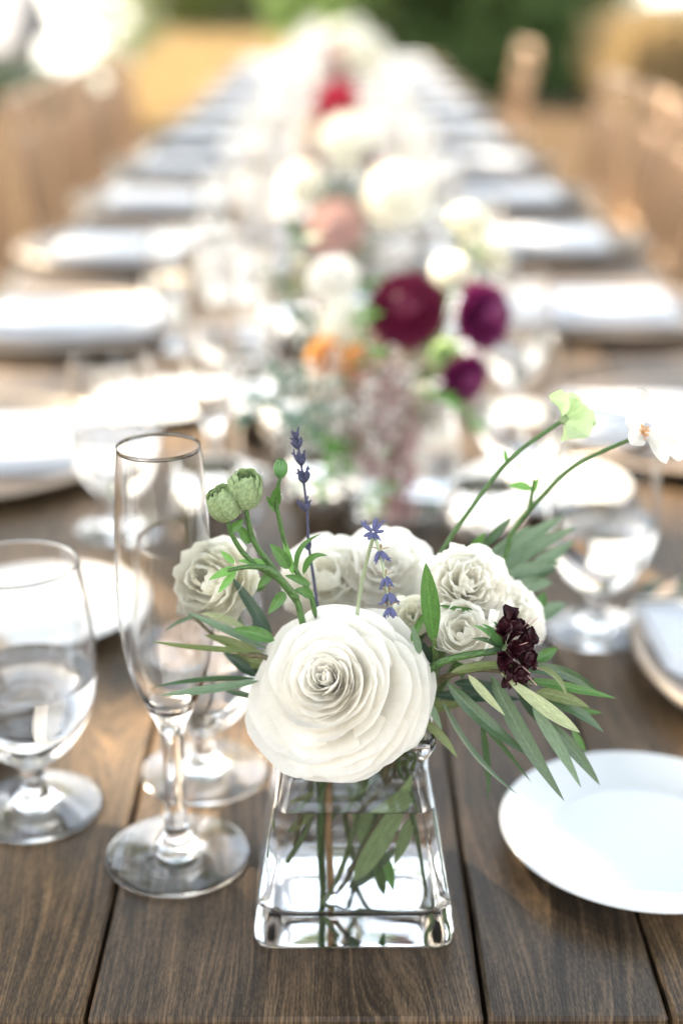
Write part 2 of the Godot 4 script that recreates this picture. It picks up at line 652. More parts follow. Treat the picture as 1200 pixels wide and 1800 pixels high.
func grass_patch(called: String, count: int, where: Callable, low: float, high: float) -> MultiMeshInstance3D:
	var st := begin()
	for k in 7:
		var a := k * 0.9
		leaf_into(st, Vector3(0.03 * cos(a * 2.1), 0, 0.03 * sin(a * 2.1)), Vector3(0.22 * cos(a), 0.75 + 0.25 * sin(k * 1.7), 0.22 * sin(a)), 0.035, Vector3(0, 0.12, 0), Vector3(-sin(a), 0.2, cos(a)), 0.1, 3)
	var mm := MultiMesh.new()
	mm.transform_format = MultiMesh.TRANSFORM_3D
	mm.mesh = st.commit()
	mm.instance_count = count
	for i in count:
		var p: Vector3 = where.call()
		p.y = land_height(p.x, p.z) - 0.01
		var s := rng.randf_range(low, high)
		mm.set_instance_transform(i, Transform3D(Basis(Vector3.UP, rng.randf() * TAU).scaled(Vector3(s, s, s)), p))
	var o := MultiMeshInstance3D.new()
	o.name = called
	o.multimesh = mm
	o.material_override = M.hay
	add_child(o)
	return o


# leaf-sized faces strewn through a volume, as one mesh
func leaf_clumps(count: int, where: Callable, size: float) -> ArrayMesh:
	var st := begin()
	for i in count:
		var p: Vector3 = where.call()
		for k in 3:
			var way := Vector3(rng.randfn(), rng.randfn() * 0.7 + 0.25, rng.randfn()).normalized()
			var at := p + Vector3(rng.randfn(), rng.randfn(), rng.randfn()) * size * 0.5
			leaf_into(st, at, at + way * size * rng.randf_range(0.8, 1.5), size * 0.55, Vector3(0, -0.1, 0) * size, Vector3(rng.randfn(), 1.0, rng.randfn()).normalized(), 0.2, 3, 0.75, 2)
	return st.commit()


func tree(called: String, label: String, at: Vector3, height: float, wide: float, mat_: Material, group := "", crown_at := Vector3.ZERO, crown_r := 0.0, clumps := 5200) -> void:
	at.y = land_height(at.x, at.z) - 0.02
	var o := thing(called, label, "tree", at, group)
	var trunk := begin()
	var limbs := []
	if crown_r > 0.0:
		var c := crown_at - at
		tube_into(trunk, [Vector3.ZERO, Vector3(0.15, height * 0.3, -0.1), c * 0.6 + Vector3(0, 0.4, 0), c], 0.2, 0.06, 14, 10)
		for k in 9:
			var way := Vector3(rng.randfn(), rng.randf_range(-0.2, 0.8), rng.randfn()).normalized()
			tube_into(trunk, [c * 0.75, c + way * crown_r * 0.5, c + way * crown_r * 0.9], 0.05, 0.012, 6, 6)
			limbs.append(c + way * crown_r * 0.62)
		limbs.append(c)
		part("trunk", trunk.commit(), M.bark, o)
		part("crown", leaf_clumps(clumps, func() -> Vector3:
			var l: Vector3 = limbs[rng.randi() % limbs.size()]
			var p := l + Vector3(rng.randfn() * 0.42, rng.randfn() * 0.34, rng.randfn() * 0.42) * crown_r
			p.y = maxf(p.y, 2.6 + rng.randf() * 0.5)
			return p, 0.17), mat_, o)
		return
	tube_into(trunk, [Vector3.ZERO, Vector3(0.04, height * 0.35, 0.03), Vector3(-0.03, height * 0.9, 0)], 0.11, 0.03, 8, 8)
	for k in 16:
		var a := k * 2.4
		var y := height * (0.02 + 0.06 * k)
		var tip := Vector3(cos(a) * wide * 0.75, y + 0.25, sin(a) * wide * 0.75)
		tube_into(trunk, [Vector3(0, y - 0.1, 0), tip * Vector3(0.5, 1, 0.5), tip], 0.04, 0.01, 5, 6)
		limbs.append(tip)
		limbs.append(Vector3(cos(a + 1.2) * wide * 0.4, y, sin(a + 1.2) * wide * 0.4))
	part("trunk", trunk.commit(), M.bark, o)
	part("crown", leaf_clumps(4200, func() -> Vector3:
		var l: Vector3 = limbs[rng.randi() % limbs.size()]
		var p := l + Vector3(rng.randfn() * 0.3, rng.randfn() * 0.3, rng.randfn() * 0.3) * wide
		p.y = maxf(p.y, 0.05)
		return p, 0.14), mat_, o)


func house() -> void:
	var at := Vector3(-7.4, land_height(-7.4, -24.0), -24.0)
	var o := thing("lake_house", "grey house with a slate roof standing below the terrace, partly hidden by the hedge", "house", at)
	var top := 0.15 - at.y
	part("wall", box(Vector3(0, top / 2, 0), Vector3(4.6, top, 3.6), 0.02), M.house_wall, o)
	var st := begin()
	var e := [Vector3(-2.6, top - 0.05, 2.1), Vector3(2.6, top - 0.05, 2.1), Vector3(2.6, top + 1.15, 0), Vector3(-2.6, top + 1.15, 0), Vector3(-2.6, top - 0.05, -2.1), Vector3(2.6, top - 0.05, -2.1)]
	flat_quad(st, e[0], e[3], e[2], e[1])
	flat_quad(st, e[4], e[5], e[2], e[3])
	flat_quad(st, e[0], e[1], e[5], e[4])
	flat_quad(st, e[1], e[2], e[5], e[5])
	flat_quad(st, e[0], e[4], e[3], e[3])
	var roof := part("roof", st.commit(), M.house_roof, o)
	part("chimney", box(Vector3(-1.2, top + 1.2, -0.4), Vector3(0.4, 0.9, 0.4), 0.01), M.house_wall, roof)
	for k in 3:
		var w := part("window", box(Vector3(-1.5 + k * 1.5, top * 0.66, 1.81), Vector3(0.8, 0.9, 0.06), 0.01), M.china, o)
		part("pane", box(Vector3(-1.5 + k * 1.5, top * 0.66, 1.845), Vector3(0.66, 0.76, 0.02), 0.004), M.pane, w)
	part("door", box(Vector3(2.33, 1.0, 0.4), Vector3(0.06, 2.0, 0.9), 0.01), M.bark, o)


func table() -> void:
	# planks of three tables set end to end; seams as in the stained top
	var seams := [-0.462, -0.2845, -0.108, 0.0640, 0.1435, 0.312, 0.480]
	var words := ["dark stained plank farm table at the near end, carrying the big white ranunculus vase", "dark stained plank farm table in the middle of the long row", "dark stained plank farm table at the far end of the row"]
	for n in 3:
		var near := -0.492 - n * 2.46
		var o := thing("farm_table", words[n], "table", Vector3(0.009, 0, near - 1.229), "farm tables set end to end")
		for k in 6:
			var w: float = seams[k + 1] - seams[k] - 0.0022
			var st := begin()
			soft_box(st, Vector3((seams[k] + seams[k + 1]) / 2 - 0.009, TOP - 0.016, 0), Vector3(w, 0.032, 2.456), 0.0016, Basis(), Vector2(k * 0.371 + n * 0.13, k * 0.23 + 0.5 + n * 0.31))
			part("plank", st.commit(), [M.plank, M.plank_worn, M.plank, M.plank_dark, M.plank_worn, M.plank_dark][(k + n * 2) % 6], o)
		part("apron", box(Vector3(0, 0.668, 1.12), Vector3(0.78, 0.10, 0.025)), M.plank, o)
		part("apron", box(Vector3(0, 0.668, -1.12), Vector3(0.78, 0.10, 0.025)), M.plank, o)
		for s in [-1, 1]:
			part("apron", box(Vector3(s * 0.38, 0.668, 0), Vector3(0.025, 0.10, 2.1)), M.plank, o)
			for e in [-1, 1]:
				part("leg", box(Vector3(s * 0.37, 0.359, e * 1.08), Vector3(0.075, 0.718, 0.075), 0.006), M.plank, o)


func make_chair() -> Node3D:
	# its back faces +z of the chair: the sitter looks along -z
	var o := thing("wooden_chair", "", "chair", Vector3.ZERO, "slim wooden chairs along the table")
	for s in [-1, 1]:
		part("leg", tube([Vector3(s * 0.19, 0, -0.19), Vector3(s * 0.185, 0.44, -0.185)], 0.013, 0.016, 3), M.chair, o)
		part("leg", tube([Vector3(s * 0.19, 0, 0.235), Vector3(s * 0.18, 0.45, 0.185), Vector3(s * 0.175, 0.868, 0.241)], 0.013, 0.014, 10), M.chair, o)
		part("stretcher", tube([Vector3(s * 0.188, 0.16, -0.19), Vector3(s * 0.186, 0.16, 0.21)], 0.009, 0.009, 2), M.chair, o)
	part("stretcher", tube([Vector3(-0.188, 0.2, -0.19), Vector3(0.188, 0.2, -0.19)], 0.009, 0.009, 2), M.chair, o)
	part("seat", box(Vector3(0, 0.45, 0), Vector3(0.40, 0.03, 0.40), 0.012), M.chair, o)
	part("cushion", box(Vector3(0, 0.485, 0), Vector3(0.38, 0.04, 0.38), 0.016), M.cushion, o)
	part("top_rail", box(Vector3(0, 0.862, 0.240), Vector3(0.37, 0.05, 0.024), 0.008), M.chair, o)
	part("back_rail", box(Vector3(0, 0.775, 0.229), Vector3(0.35, 0.025, 0.016), 0.005), M.chair, o)
	part("back_rail", box(Vector3(0, 0.54, 0.197), Vector3(0.35, 0.025, 0.016), 0.005), M.chair, o)
	for k in 6:
		var x := -0.125 + k * 0.05
		part("spindle", tube([Vector3(x, 0.54, 0.197), Vector3(x, 0.775, 0.229)], 0.0075, 0.0075, 2), M.chair, o)
	return o


const ORDINAL := ["first", "second", "third", "fourth", "fifth", "sixth", "seventh", "eighth", "ninth", "tenth", "eleventh", "twelfth", "thirteenth", "fourteenth"]


func chairs() -> void:
	var first := make_chair()
	var used := false
	for side in [-1, 1]:
		for k in 14:
			var z := (-0.745 if side < 0 else -0.80) - 0.5 * k
			if z > -2.1 or (side < 0 and k > 10) or (side > 0 and k > 7 and k != 11):
				continue
			var label: String = "slim wooden chair at the %s place from the near end, %s side" % [ORDINAL[k], "grey house" if side < 0 else "golden bank"]
			var at := Vector3(side * (0.56 + rng.randf_range(0, 0.04)), 0, z + rng.randf_range(-0.02, 0.02))
			var turn: float = side * PI / 2 + rng.randf_range(-0.06, 0.06)
			if used:
				copy(first, at, label, turn)
			else:
				used = true
				first.position = at
				first.rotation.y = turn
				first.set_meta("label", label)


# ------------------------------------------------------------------ tableware

const GOBLET := [
	[[Vector2(0.0003, 0.0006), Vector2(0.02, 0.0003), Vector2(0.0325, 0.0), Vector2(0.0348, 0.0007), Vector2(0.0351, 0.0017), Vector2(0.034, 0.0027), Vector2(0.025, 0.0042), Vector2(0.013, 0.0072), Vector2(0.0078, 0.0125)]],
	[[Vector2(0.0078, 0.0125), Vector2(0.0062, 0.018), Vector2(0.0060, 0.023), Vector2(0.0072, 0.0285)]],
	[[Vector2(0.0072, 0.0285), Vector2(0.013, 0.0335), Vector2(0.024, 0.0445), Vector2(0.033, 0.062), Vector2(0.0368, 0.085), Vector2(0.0364, 0.106), Vector2(0.0340, 0.131), Vector2(0.0317, 0.1495), Vector2(0.03135, 0.1504), Vector2(0.0310, 0.1495), Vector2(0.0333, 0.131), Vector2(0.0357, 0.106), Vector2(0.0361, 0.085), Vector2(0.0322, 0.0632), Vector2(0.0228, 0.0475), Vector2(0.012, 0.040), Vector2(0.0003, 0.0378)]],
]
const GOBLET_WATER := [[Vector2(0.0003, 0.0375), Vector2(0.0121, 0.0397), Vector2(0.0231, 0.0472), Vector2(0.0325, 0.0632), Vector2(0.0364, 0.0850)], [Vector2(0.0364, 0.0850), Vector2(0.0355, 0.0846), Vector2(0.0340, 0.0843), Vector2(0.02, 0.0842), Vector2(0.0003, 0.0842)]]
const FLUTE := [
	[[Vector2(0.0003, 0.0006), Vector2(0.02, 0.0003), Vector2(0.0335, 0.0), Vector2(0.0360, 0.0007), Vector2(0.0363, 0.0017), Vector2(0.0350, 0.0027), Vector2(0.026, 0.0042), Vector2(0.013, 0.0072), Vector2(0.0075, 0.0125), Vector2(0.0060, 0.02)]],
	[[Vector2(0.0060, 0.02), Vector2(0.0052, 0.035), Vector2(0.0052, 0.055), Vector2(0.0062, 0.074)]],
	[[Vector2(0.0062, 0.074), Vector2(0.0085, 0.081), Vector2(0.0128, 0.090), Vector2(0.0188, 0.108), Vector2(0.0220, 0.130), Vector2(0.0220, 0.155), Vector2(0.0202, 0.190), Vector2(0.0181, 0.2205), Vector2(0.01795, 0.2209), Vector2(0.01775, 0.2205), Vector2(0.0198, 0.190), Vector2(0.0216, 0.155), Vector2(0.0216, 0.130), Vector2(0.0184, 0.109), Vector2(0.0118, 0.0925), Vector2(0.006, 0.087), Vector2(0.0003, 0.0855)]],
]
const WINE := [
	[[Vector2(0.0003, 0.0006), Vector2(0.02, 0.0003), Vector2(0.0335, 0.0), Vector2(0.0358, 0.0007), Vector2(0.0361, 0.0017), Vector2(0.0350, 0.0027), Vector2(0.026, 0.0042), Vector2(0.013, 0.0072), Vector2(0.0072, 0.0125), Vector2(0.0052, 0.02)]],
	[[Vector2(0.0052, 0.02), Vector2(0.0042, 0.04), Vector2(0.0042, 0.07), Vector2(0.0062, 0.088)]],
	[[Vector2(0.0062, 0.088), Vector2(0.012, 0.0935), Vector2(0.026, 0.105), Vector2(0.037, 0.124), Vector2(0.0402, 0.143), Vector2(0.0390, 0.165), Vector2(0.0352, 0.190), Vector2(0.0325, 0.2055), Vector2(0.0322, 0.2062), Vector2(0.0319, 0.2055), Vector2(0.0346, 0.190), Vector2(0.0384, 0.165), Vector2(0.0396, 0.143), Vector2(0.036, 0.125), Vector2(0.025, 0.1075), Vector2(0.011, 0.099), Vector2(0.0003, 0.0975)]],
]


func make_glass(called: String, category: String, runs: Array, group: String, water := [], thin := false) -> Node3D:
	var o := thing(called, "", category, Vector3.ZERO, group)
	if called == "champagne_flute":
		runs = runs.map(func(all: Array) -> Array: return all.map(func(run: Array) -> Array: return run.map(func(p: Vector2) -> Vector2: return Vector2(p.x * (1.0 + 0.07 * smoothstep(0.08, 0.20, p.y)), p.y * 0.985))))
	if called == "water_goblet":
		var low := func(all: Array) -> Array: return all.map(func(run: Array) -> Array: return run.map(func(p: Vector2) -> Vector2: return Vector2(p.x, p.y * 0.945)))
		runs = runs.map(low)
		water = low.call(water)
	for k in 3:
		var run: Array = runs[k]
		if thin and k == 2:
			run = [run[0].slice(0, 8)]
		part(["foot", "stem", "bowl"][k], lathe(run, 64, 4), M.thin_glass if thin else M.glass, o)
	if water:
		part("water", lathe(water, 64, 4), M.water, o)
	return o


func make_charger() -> Node3D:
	var o := thing("charger_plate", "", "charger", Vector3.ZERO, "charger plates along the table")
	part("body", lathe([[Vector2(0.0003, 0.002), Vector2(0.08, 0.001), Vector2(0.105, 0.0), Vector2(0.125, 0.006), Vector2(0.1545, 0.0130), Vector2(0.1555, 0.0142), Vector2(0.1545, 0.0152)], [Vector2(0.147, 0.0147), Vector2(0.125, 0.0096), Vector2(0.107, 0.0046), Vector2(0.08, 0.005), Vector2(0.0003, 0.0055)]], 80, 4), M.charger, o)
	part("rim", lathe([[Vector2(0.1555, 0.0148), Vector2(0.1560, 0.0160), Vector2(0.1540, 0.0172), Vector2(0.150, 0.0166), Vector2(0.1465, 0.0150)]], 80, 4), M.charger_rim, o)
	return o


func make_bread_plate() -> Node3D:
	var o := thing("bread_plate", "", "plate", Vector3.ZERO, "white bread plates along the table")
	part("body", lathe([[Vector2(0.0003, 0.003), Vector2(0.040, 0.003), Vector2(0.0435, 0.0004), Vector2(0.0465, 0.0006), Vector2(0.052, 0.0052), Vector2(0.0690, 0.0108), Vector2(0.0725, 0.0130), Vector2(0.0722, 0.0142), Vector2(0.0705, 0.0140), Vector2(0.066, 0.0126)], [Vector2(0.066, 0.0126), Vector2(0.0535, 0.0092), Vector2(0.0500, 0.0078), Vector2(0.0465, 0.0064), Vector2(0.042, 0.0060), Vector2(0.0003, 0.0062)]], 88, 5), M.china, o)
	return o


func make_napkin(w: float, d: float, called: String) -> Node3D:
	var o := thing(called, "", "napkin", Vector3.ZERO, "folded white napkins along the table")
	for k in 3:
		var st := begin()
		var y := 0.006 * k
		var sx := w / 2 - 0.002 * k
		var sz := d / 2 - 0.003 * k
		sheet(st, 40, 10, func(u: float, v: float) -> Vector3:
			# a soft slab: round the hem from the underside over the edge to the top
			var p := rounded_square(u, 1.0, 0.08)
			var inset := 0.0
			var h := 0.0
			if v < 0.3:
				inset = lerpf(1.0, 0.02, v / 0.3)
			elif v < 0.7:
				var a := (v - 0.3) / 0.4 * PI
				h = 0.0029 * (1.0 - cos(a))
				inset = 0.02 * (1.0 - sin(a)) - 0.0
			else:
				inset = lerpf(0.02, 1.0, (v - 0.7) / 0.3)
				h = 0.0058
			var q := Vector2(p.x * (sx * (1.0 - inset)), p.y * (sz * (1.0 - inset)))
			return Vector3(q.x, y + h + 0.0006 * sin(q.x * 60.0 + k) * (1.0 if h > 0.004 else 0.0) + 0.0005 * sin(q.y * 85.0 + q.x * 20.0 + k * 2.0), q.y), true)
		part("fold", st.commit(), M.cloth, o)
	return o


func place_settings() -> void:
	var goblet := make_glass("water_goblet", "goblet", GOBLET, "water goblets along the table", GOBLET_WATER)
	var flute := make_glass("champagne_flute", "flute", FLUTE, "champagne flutes along the table")
	var wine := make_glass("wine_glass", "wine glass", WINE, "wine glasses along the table")
	var thin_goblet := make_glass("water_goblet", "goblet", GOBLET, "water goblets along the table", GOBLET_WATER)
	var thin_flute := make_glass("champagne_flute", "flute", FLUTE, "champagne flutes along the table")
	var charger := make_charger()
	var bread := make_bread_plate()
	var napkin := make_napkin(0.215, 0.135, "folded_napkin")
	var kinds := {"goblet": goblet, "flute": flute, "thin_goblet": thin_goblet, "thin_flute": thin_flute, "wine": wine, "charger": charger, "bread": bread, "napkin": napkin}
	var used := {}
	var put := func(kind: String, at: Vector3, label: String, turn := 0.0) -> void:
		if used.has(kind):
			copy(kinds[kind], at, label, turn)
			return
		used[kind] = true
		kinds[kind].position = at
		kinds[kind].rotation.y = turn
		kinds[kind].set_meta("label", label)
	# the glasses round the big vase
	put.call("goblet", Vector3(-0.1609, 0.7500, -0.6585), "half full water goblet in front, with napkins showing upside down in its water")
	put.call("flute", Vector3(-0.0805, 0.7500, -0.6135), "empty champagne flute close beside the big square vase")
	put.call("goblet", Vector3(-0.0737, 0.7500, -0.6929), "half full water goblet right behind the front champagne flute, beside the vase")
	put.call("goblet", Vector3(0.1762, 0.7500, -0.8774), "half full water goblet behind the olive sprig, on sunlit planks")
	put.call("thin_goblet", Vector3(0.152, TOP, -1.13), "half full water goblet beyond the goblet on sunlit planks, under the plum dahlias")
	
	put.call("goblet", Vector3(-0.1733, 0.7500, -1.0647), "half full water goblet behind the front flute, before a dark table gap")
	put.call("bread", Vector3(0.1562, 0.7500, -0.6201), "white bread plate beside the vase, under the tips of the olive leaves")
	put.call("bread", Vector3(-0.206, TOP, -0.895), "white bread plate behind the front water goblet")
	for side in [-1, 1]:
		var who := "grey house" if side < 0 else "golden bank"
		for k in 14:
			var z := (-0.745 if side < 0 else -0.81) - 0.5 * k
			var x: float = side * 0.345
			var where: String = "at the %s place from the near end, %s side" % [ORDINAL[k], who]
			var j := func() -> float: return rng.randf_range(-0.012, 0.012)
			put.call("charger", Vector3(x + j.call() * 0.4, TOP, z), "dark charger plate " + where)
			if k == 0 and side > 0:
				var n := make_napkin(0.21, 0.10, "folded_napkin")
				n.position = Vector3(0.305, TOP + 0.0062, -0.842)
				n.rotation.y = 0.05
				n.set_meta("label", "narrow folded white napkin with a dark green sprig on it")
			else:
				put.call("napkin", Vector3(x - side * 0.02, TOP + 0.0062, z + j.call()), "folded white napkin " + where, j.call() * 4.0)
			if k > 0:
				put.call("bread", Vector3(side * 0.19 + j.call(), TOP, z - side * -0.158 + j.call()), "white bread plate " + where)
				if not (k == 1 and side < 0):
					put.call("thin_goblet", Vector3(side * 0.176 + j.call(), TOP, z - side * 0.072 + j.call()), "half full water goblet " + where, rng.randf() * 6.0)
				if k == 1 and side > 0:
					continue
				put.call("thin_flute", Vector3(side * 0.106 + j.call(), TOP, z - side * 0.135 + j.call()), "empty champagne flute " + where, rng.randf() * 6.0)
				put.call("wine", Vector3(side * 0.088 + j.call(), TOP, z - side * 0.045 + j.call()), "empty wine glass " + where, rng.randf() * 6.0)
	var sprig := thing("napkin_sprig", "dark green herb sprig lying on the narrow napkin of the closest charger", "sprig", Vector3(0.29, TOP + 0.0255, -0.872))
	part("stem", tube([Vector3(-0.09, 0.002, 0.008), Vector3(0, 0.004, 0), Vector3(0.09, 0.002, -0.006)], 0.0012, 0.0008), M.twig, sprig)
	for k in 14:
		var a := -0.085 + k * 0.0125
		var s := 1.0 if k % 2 else -1.0
		part("leaf", leaf(Vector3(a, 0.004, 0), Vector3(a + 0.02, 0.006 + 0.004 * (k % 3), s * 0.017), 0.010, Vector3(0, 0.002, 0), Vector3.UP), M.olive_deep, sprig)


func votive(label: String, at: Vector3) -> void:
	var o := thing("silver_votive", label, "candle holder", at, "hammered silver votive cups among the glasses")
	if not shared.has("votive"):
		var q := smooth([Vector2(0.0003, 0.0), Vector2(0.014, 0.0), Vector2(0.020, 0.003), Vector2(0.0285, 0.014), Vector2(0.0325, 0.030), Vector2(0.0300, 0.046), Vector2(0.0255, 0.056), Vector2(0.0250, 0.058), Vector2(0.0238, 0.056), Vector2(0.0285, 0.046), Vector2(0.0310, 0.030), Vector2(0.027, 0.016), Vector2(0.018, 0.006), Vector2(0.0003, 0.004)], 8)
		var st := begin()
		sheet(st, 160, q.size() - 1, func(u: float, v: float) -> Vector3:
			var k := roundi(v * (q.size() - 1))
			var r: Vector2 = q[k]
			var dent := 0.0009 * sin(u * TAU * 13.0 + (PI if int(r.y / 0.0105) % 2 else 0.0)) * sin(r.y / 0.0105 * PI) * (1.0 if k < 56 and k > 16 else 0.0)
			return Vector3((r.x + dent) * cos(u * TAU), r.y, (r.x + dent) * sin(u * TAU)), true)
		shared.votive = st.commit()
		shared.candle = lathe([[Vector2(0.0003, 0.006), Vector2(0.016, 0.006), Vector2(0.019, 0.008), Vector2(0.019, 0.024), Vector2(0.0185, 0.025)], [Vector2(0.0185, 0.025), Vector2(0.009, 0.0246), Vector2(0.0003, 0.0243)]], 32, 3)
	part("cup", shared.votive, M.silver, o)
	var c := part("candle", shared.candle, M.wax, o)
	part("wick", tube([Vector3(0, 0.024, 0), Vector3(0.001, 0.031, 0)], 0.0007, 0.0005, 3, 6), M.iron, c)


func votives() -> void:
	votive("hammered silver votive cup behind the green buds, on sunlit planks", Vector3(-0.098, TOP, -1.055))
	votive("hammered silver votive cup close beside the second vase, house side", Vector3(-0.035, TOP, -1.255))
	votive("hammered silver votive cup between the second vase and the tall glasses", Vector3(-0.085, TOP, -1.320))
	votive("hammered silver votive cup in front of the second vase's foot", Vector3(-0.010, TOP, -1.080))
	votive("hammered silver votive cup on the golden bank side of the second vase", Vector3(0.112, TOP, -1.010))
	votive("hammered silver votive cup before the third vase", Vector3(-0.055, TOP, -1.640))
	votive("hammered silver votive cup beside the third vase, golden bank side", Vector3(0.125, TOP, -1.720))
	votive("hammered silver votive cup far down by the crimson dahlia's vase", Vector3(-0.08, TOP, -2.45))


func make_vase_body() -> ArrayMesh:
	return square_loft([
		[Vector3(0.0005, 0.0005, 0.0012), Vector3(0.025, 0.008, 0.0010), Vector3(0.0395, 0.007, 0.0), Vector3(0.0432, 0.0075, 0.0005), Vector3(0.0454, 0.0078, 0.0024), Vector3(0.0461, 0.0078, 0.0060), Vector3(0.0456, 0.0075, 0.013), Vector3(0.0420, 0.007, 0.036), Vector3(0.0376, 0.0068, 0.062), Vector3(0.0345, 0.0066, 0.080), Vector3(0.0334, 0.0066, 0.0875), Vector3(0.0338, 0.007, 0.0925), Vector3(0.0357, 0.0075, 0.0965), Vector3(0.0363, 0.0075, 0.0995), Vector3(0.0355, 0.007, 0.1020), Vector3(0.0338, 0.0068, 0.1026), Vector3(0.0332, 0.0062, 0.1010), Vector3(0.0318, 0.0058, 0.0955), Vector3(0.0314, 0.0058, 0.0880), Vector3(0.0325, 0.0058, 0.0800), Vector3(0.0356, 0.0060, 0.062), Vector3(0.0398, 0.0064, 0.036), Vector3(0.0418, 0.007, 0.0245), Vector3(0.0412, 0.009, 0.0190), Vector3(0.0366, 0.012, 0.0150), Vector3(0.027, 0.013, 0.0148), Vector3(0.016, 0.008, 0.0154), Vector3(0.0005, 0.0005, 0.0162)]], 96, 4)


func make_vase_water() -> ArrayMesh:
	return square_loft([
		[Vector3(0.0005, 0.0005, 0.0159), Vector3(0.016, 0.008, 0.0151), Vector3(0.027, 0.013, 0.0145), Vector3(0.0369, 0.012, 0.0147), Vector3(0.0416, 0.009, 0.0188), Vector3(0.0422, 0.007, 0.0245), Vector3(0.0402, 0.0064, 0.036), Vector3(0.0360, 0.0060, 0.062), Vector3(0.0351, 0.0060, 0.0672)],
		[Vector3(0.0351, 0.0060, 0.0672), Vector3(0.0340, 0.0058, 0.0666), Vector3(0.030, 0.0055, 0.0664), Vector3(0.015, 0.005, 0.0663), Vector3(0.0005, 0.0005, 0.0663)]], 96, 4)


func make_vase(label: String, at: Vector3, turn := 0.0) -> Node3D:
	var o := thing("square_vase", label, "vase", at, "square glass vases down the table centre")
	o.rotation.y = turn
	if not shared.has("vase"):
		shared.vase = make_vase_body()
		shared.vase_water = make_vase_water()
	part("body", shared.vase, M.glass, o)
	part("water", shared.vase_water, M.water, o)
	return o


# ------------------------------------------------------------------ flowers

func frame_on(way: Vector3, turn := 0.0) -> Basis:
	var y := way.normalized()
	var x := Vector3(0, 0, 1).cross(y) if absf(y.z) < 0.95 else Vector3(1, 0, 0).cross(y).cross(y) * -1.0
	x = x.normalized()
	return Basis(x, y, x.cross(y)) * Basis(Vector3.UP, turn)


# one petal of a cupped bloom whose axis is y: from its foot (r0, y0) by way of (r1, y1) to its rim (r2, y2); half is its half angle
func petal_mesh(foot: Vector2, belly: Vector2, rim: Vector2, half: float, wave: float, seed_: float, curl := 0.0, nu := 10, nv := 8) -> ArrayMesh:
	var st := begin()
	sheet(st, nu, nv, func(u: float, v: float) -> Vector3:
		var s := (u - 0.5) * 2.0
		var reach := v * (1.0 - 0.16 * pow(absf(s), 3.0) - 0.03 * sin(s * 7.0 + seed_ * 3.0) * v - (0.035 * sin(s * 2.3 + seed_)) * v)
		var a := foot.lerp(belly, reach).lerp(belly.lerp(rim, reach), reach)
		var along := (rim - belly).normalized()
		var out := Vector2(along.y, -along.x)
		a += out * (wave * sin(s * 4.3 + seed_ * 5.0) * v * v + wave * 0.5 * sin(s * 11.0 + seed_ * 9.0) * v * v * v + curl * maxf(0.0, v - 0.75) * 4.0)
		a += out * (0.075 * s * rim.x)
		var th := s * half * (0.72 + 0.28 * sin(minf(v * 1.5, 1.0) * PI / 2))
		return Vector3(maxf(a.x, 0.0) * cos(th), a.y, maxf(a.x, 0.0) * sin(th)))
	return st.commit()


# rings of petals under o; each ring is [rim radius, rim height, tilt of the rim in degrees (90 = upright), length, petals, half angle in degrees]
func bloom(o: Node3D, rings: Array, basis: Basis, at: Vector3, size: float, mat_: Material, key: String, wave := 0.0006, belly_out := 0.25, uneven := 0.035) -> void:
	var turn := 0.3
	for i in rings.size():
		var q: Array = rings[i]
		for n in q[4]:
			var kind := "%s_%d_%d" % [key, i, n % 3]
			if not shared.has(kind):
				var tilt := deg_to_rad(q[2])
				var rim: Vector2 = Vector2(q[0], q[1]) * (1.0 + 0.03 * ((n % 3) - 1))
				var foot := Vector2(maxf(0.0012, rim.x - q[3] * cos(tilt)), rim.y - q[3] * sin(tilt) - 0.002)
				var belly: Vector2 = (foot + rim) / 2 + Vector2(sin(tilt), -cos(tilt)) * q[3] * belly_out
				var big: bool = q[0] > 0.02
				shared[kind] = petal_mesh(foot, belly, rim, deg_to_rad(q[5]) * (1.0 + 0.1 * ((n % 3) - 1)), wave * (0.5 + q[0] * 40.0), i * 1.7 + n % 3 * 2.1, 0.0006 if big else 0.0, 12 if big else 10, 9 if big else 7)
			var b := basis * Basis(Vector3.UP, turn + TAU * n / q[4] + rng.randf_range(-0.12, 0.12)) * Basis(Vector3(0, 0, 1), rng.randf_range(-2.4, 2.4) * uneven) * Basis(Vector3(1, 0, 0), rng.randf_range(-1.8, 1.8) * uneven)
			part("petal", shared[kind], mat_, o, Transform3D(b.scaled_local(Vector3.ONE * size * rng.randf_range(1.0 - uneven, 1.0 + uneven)), at))
		turn += 0.74 + 0.31 * i


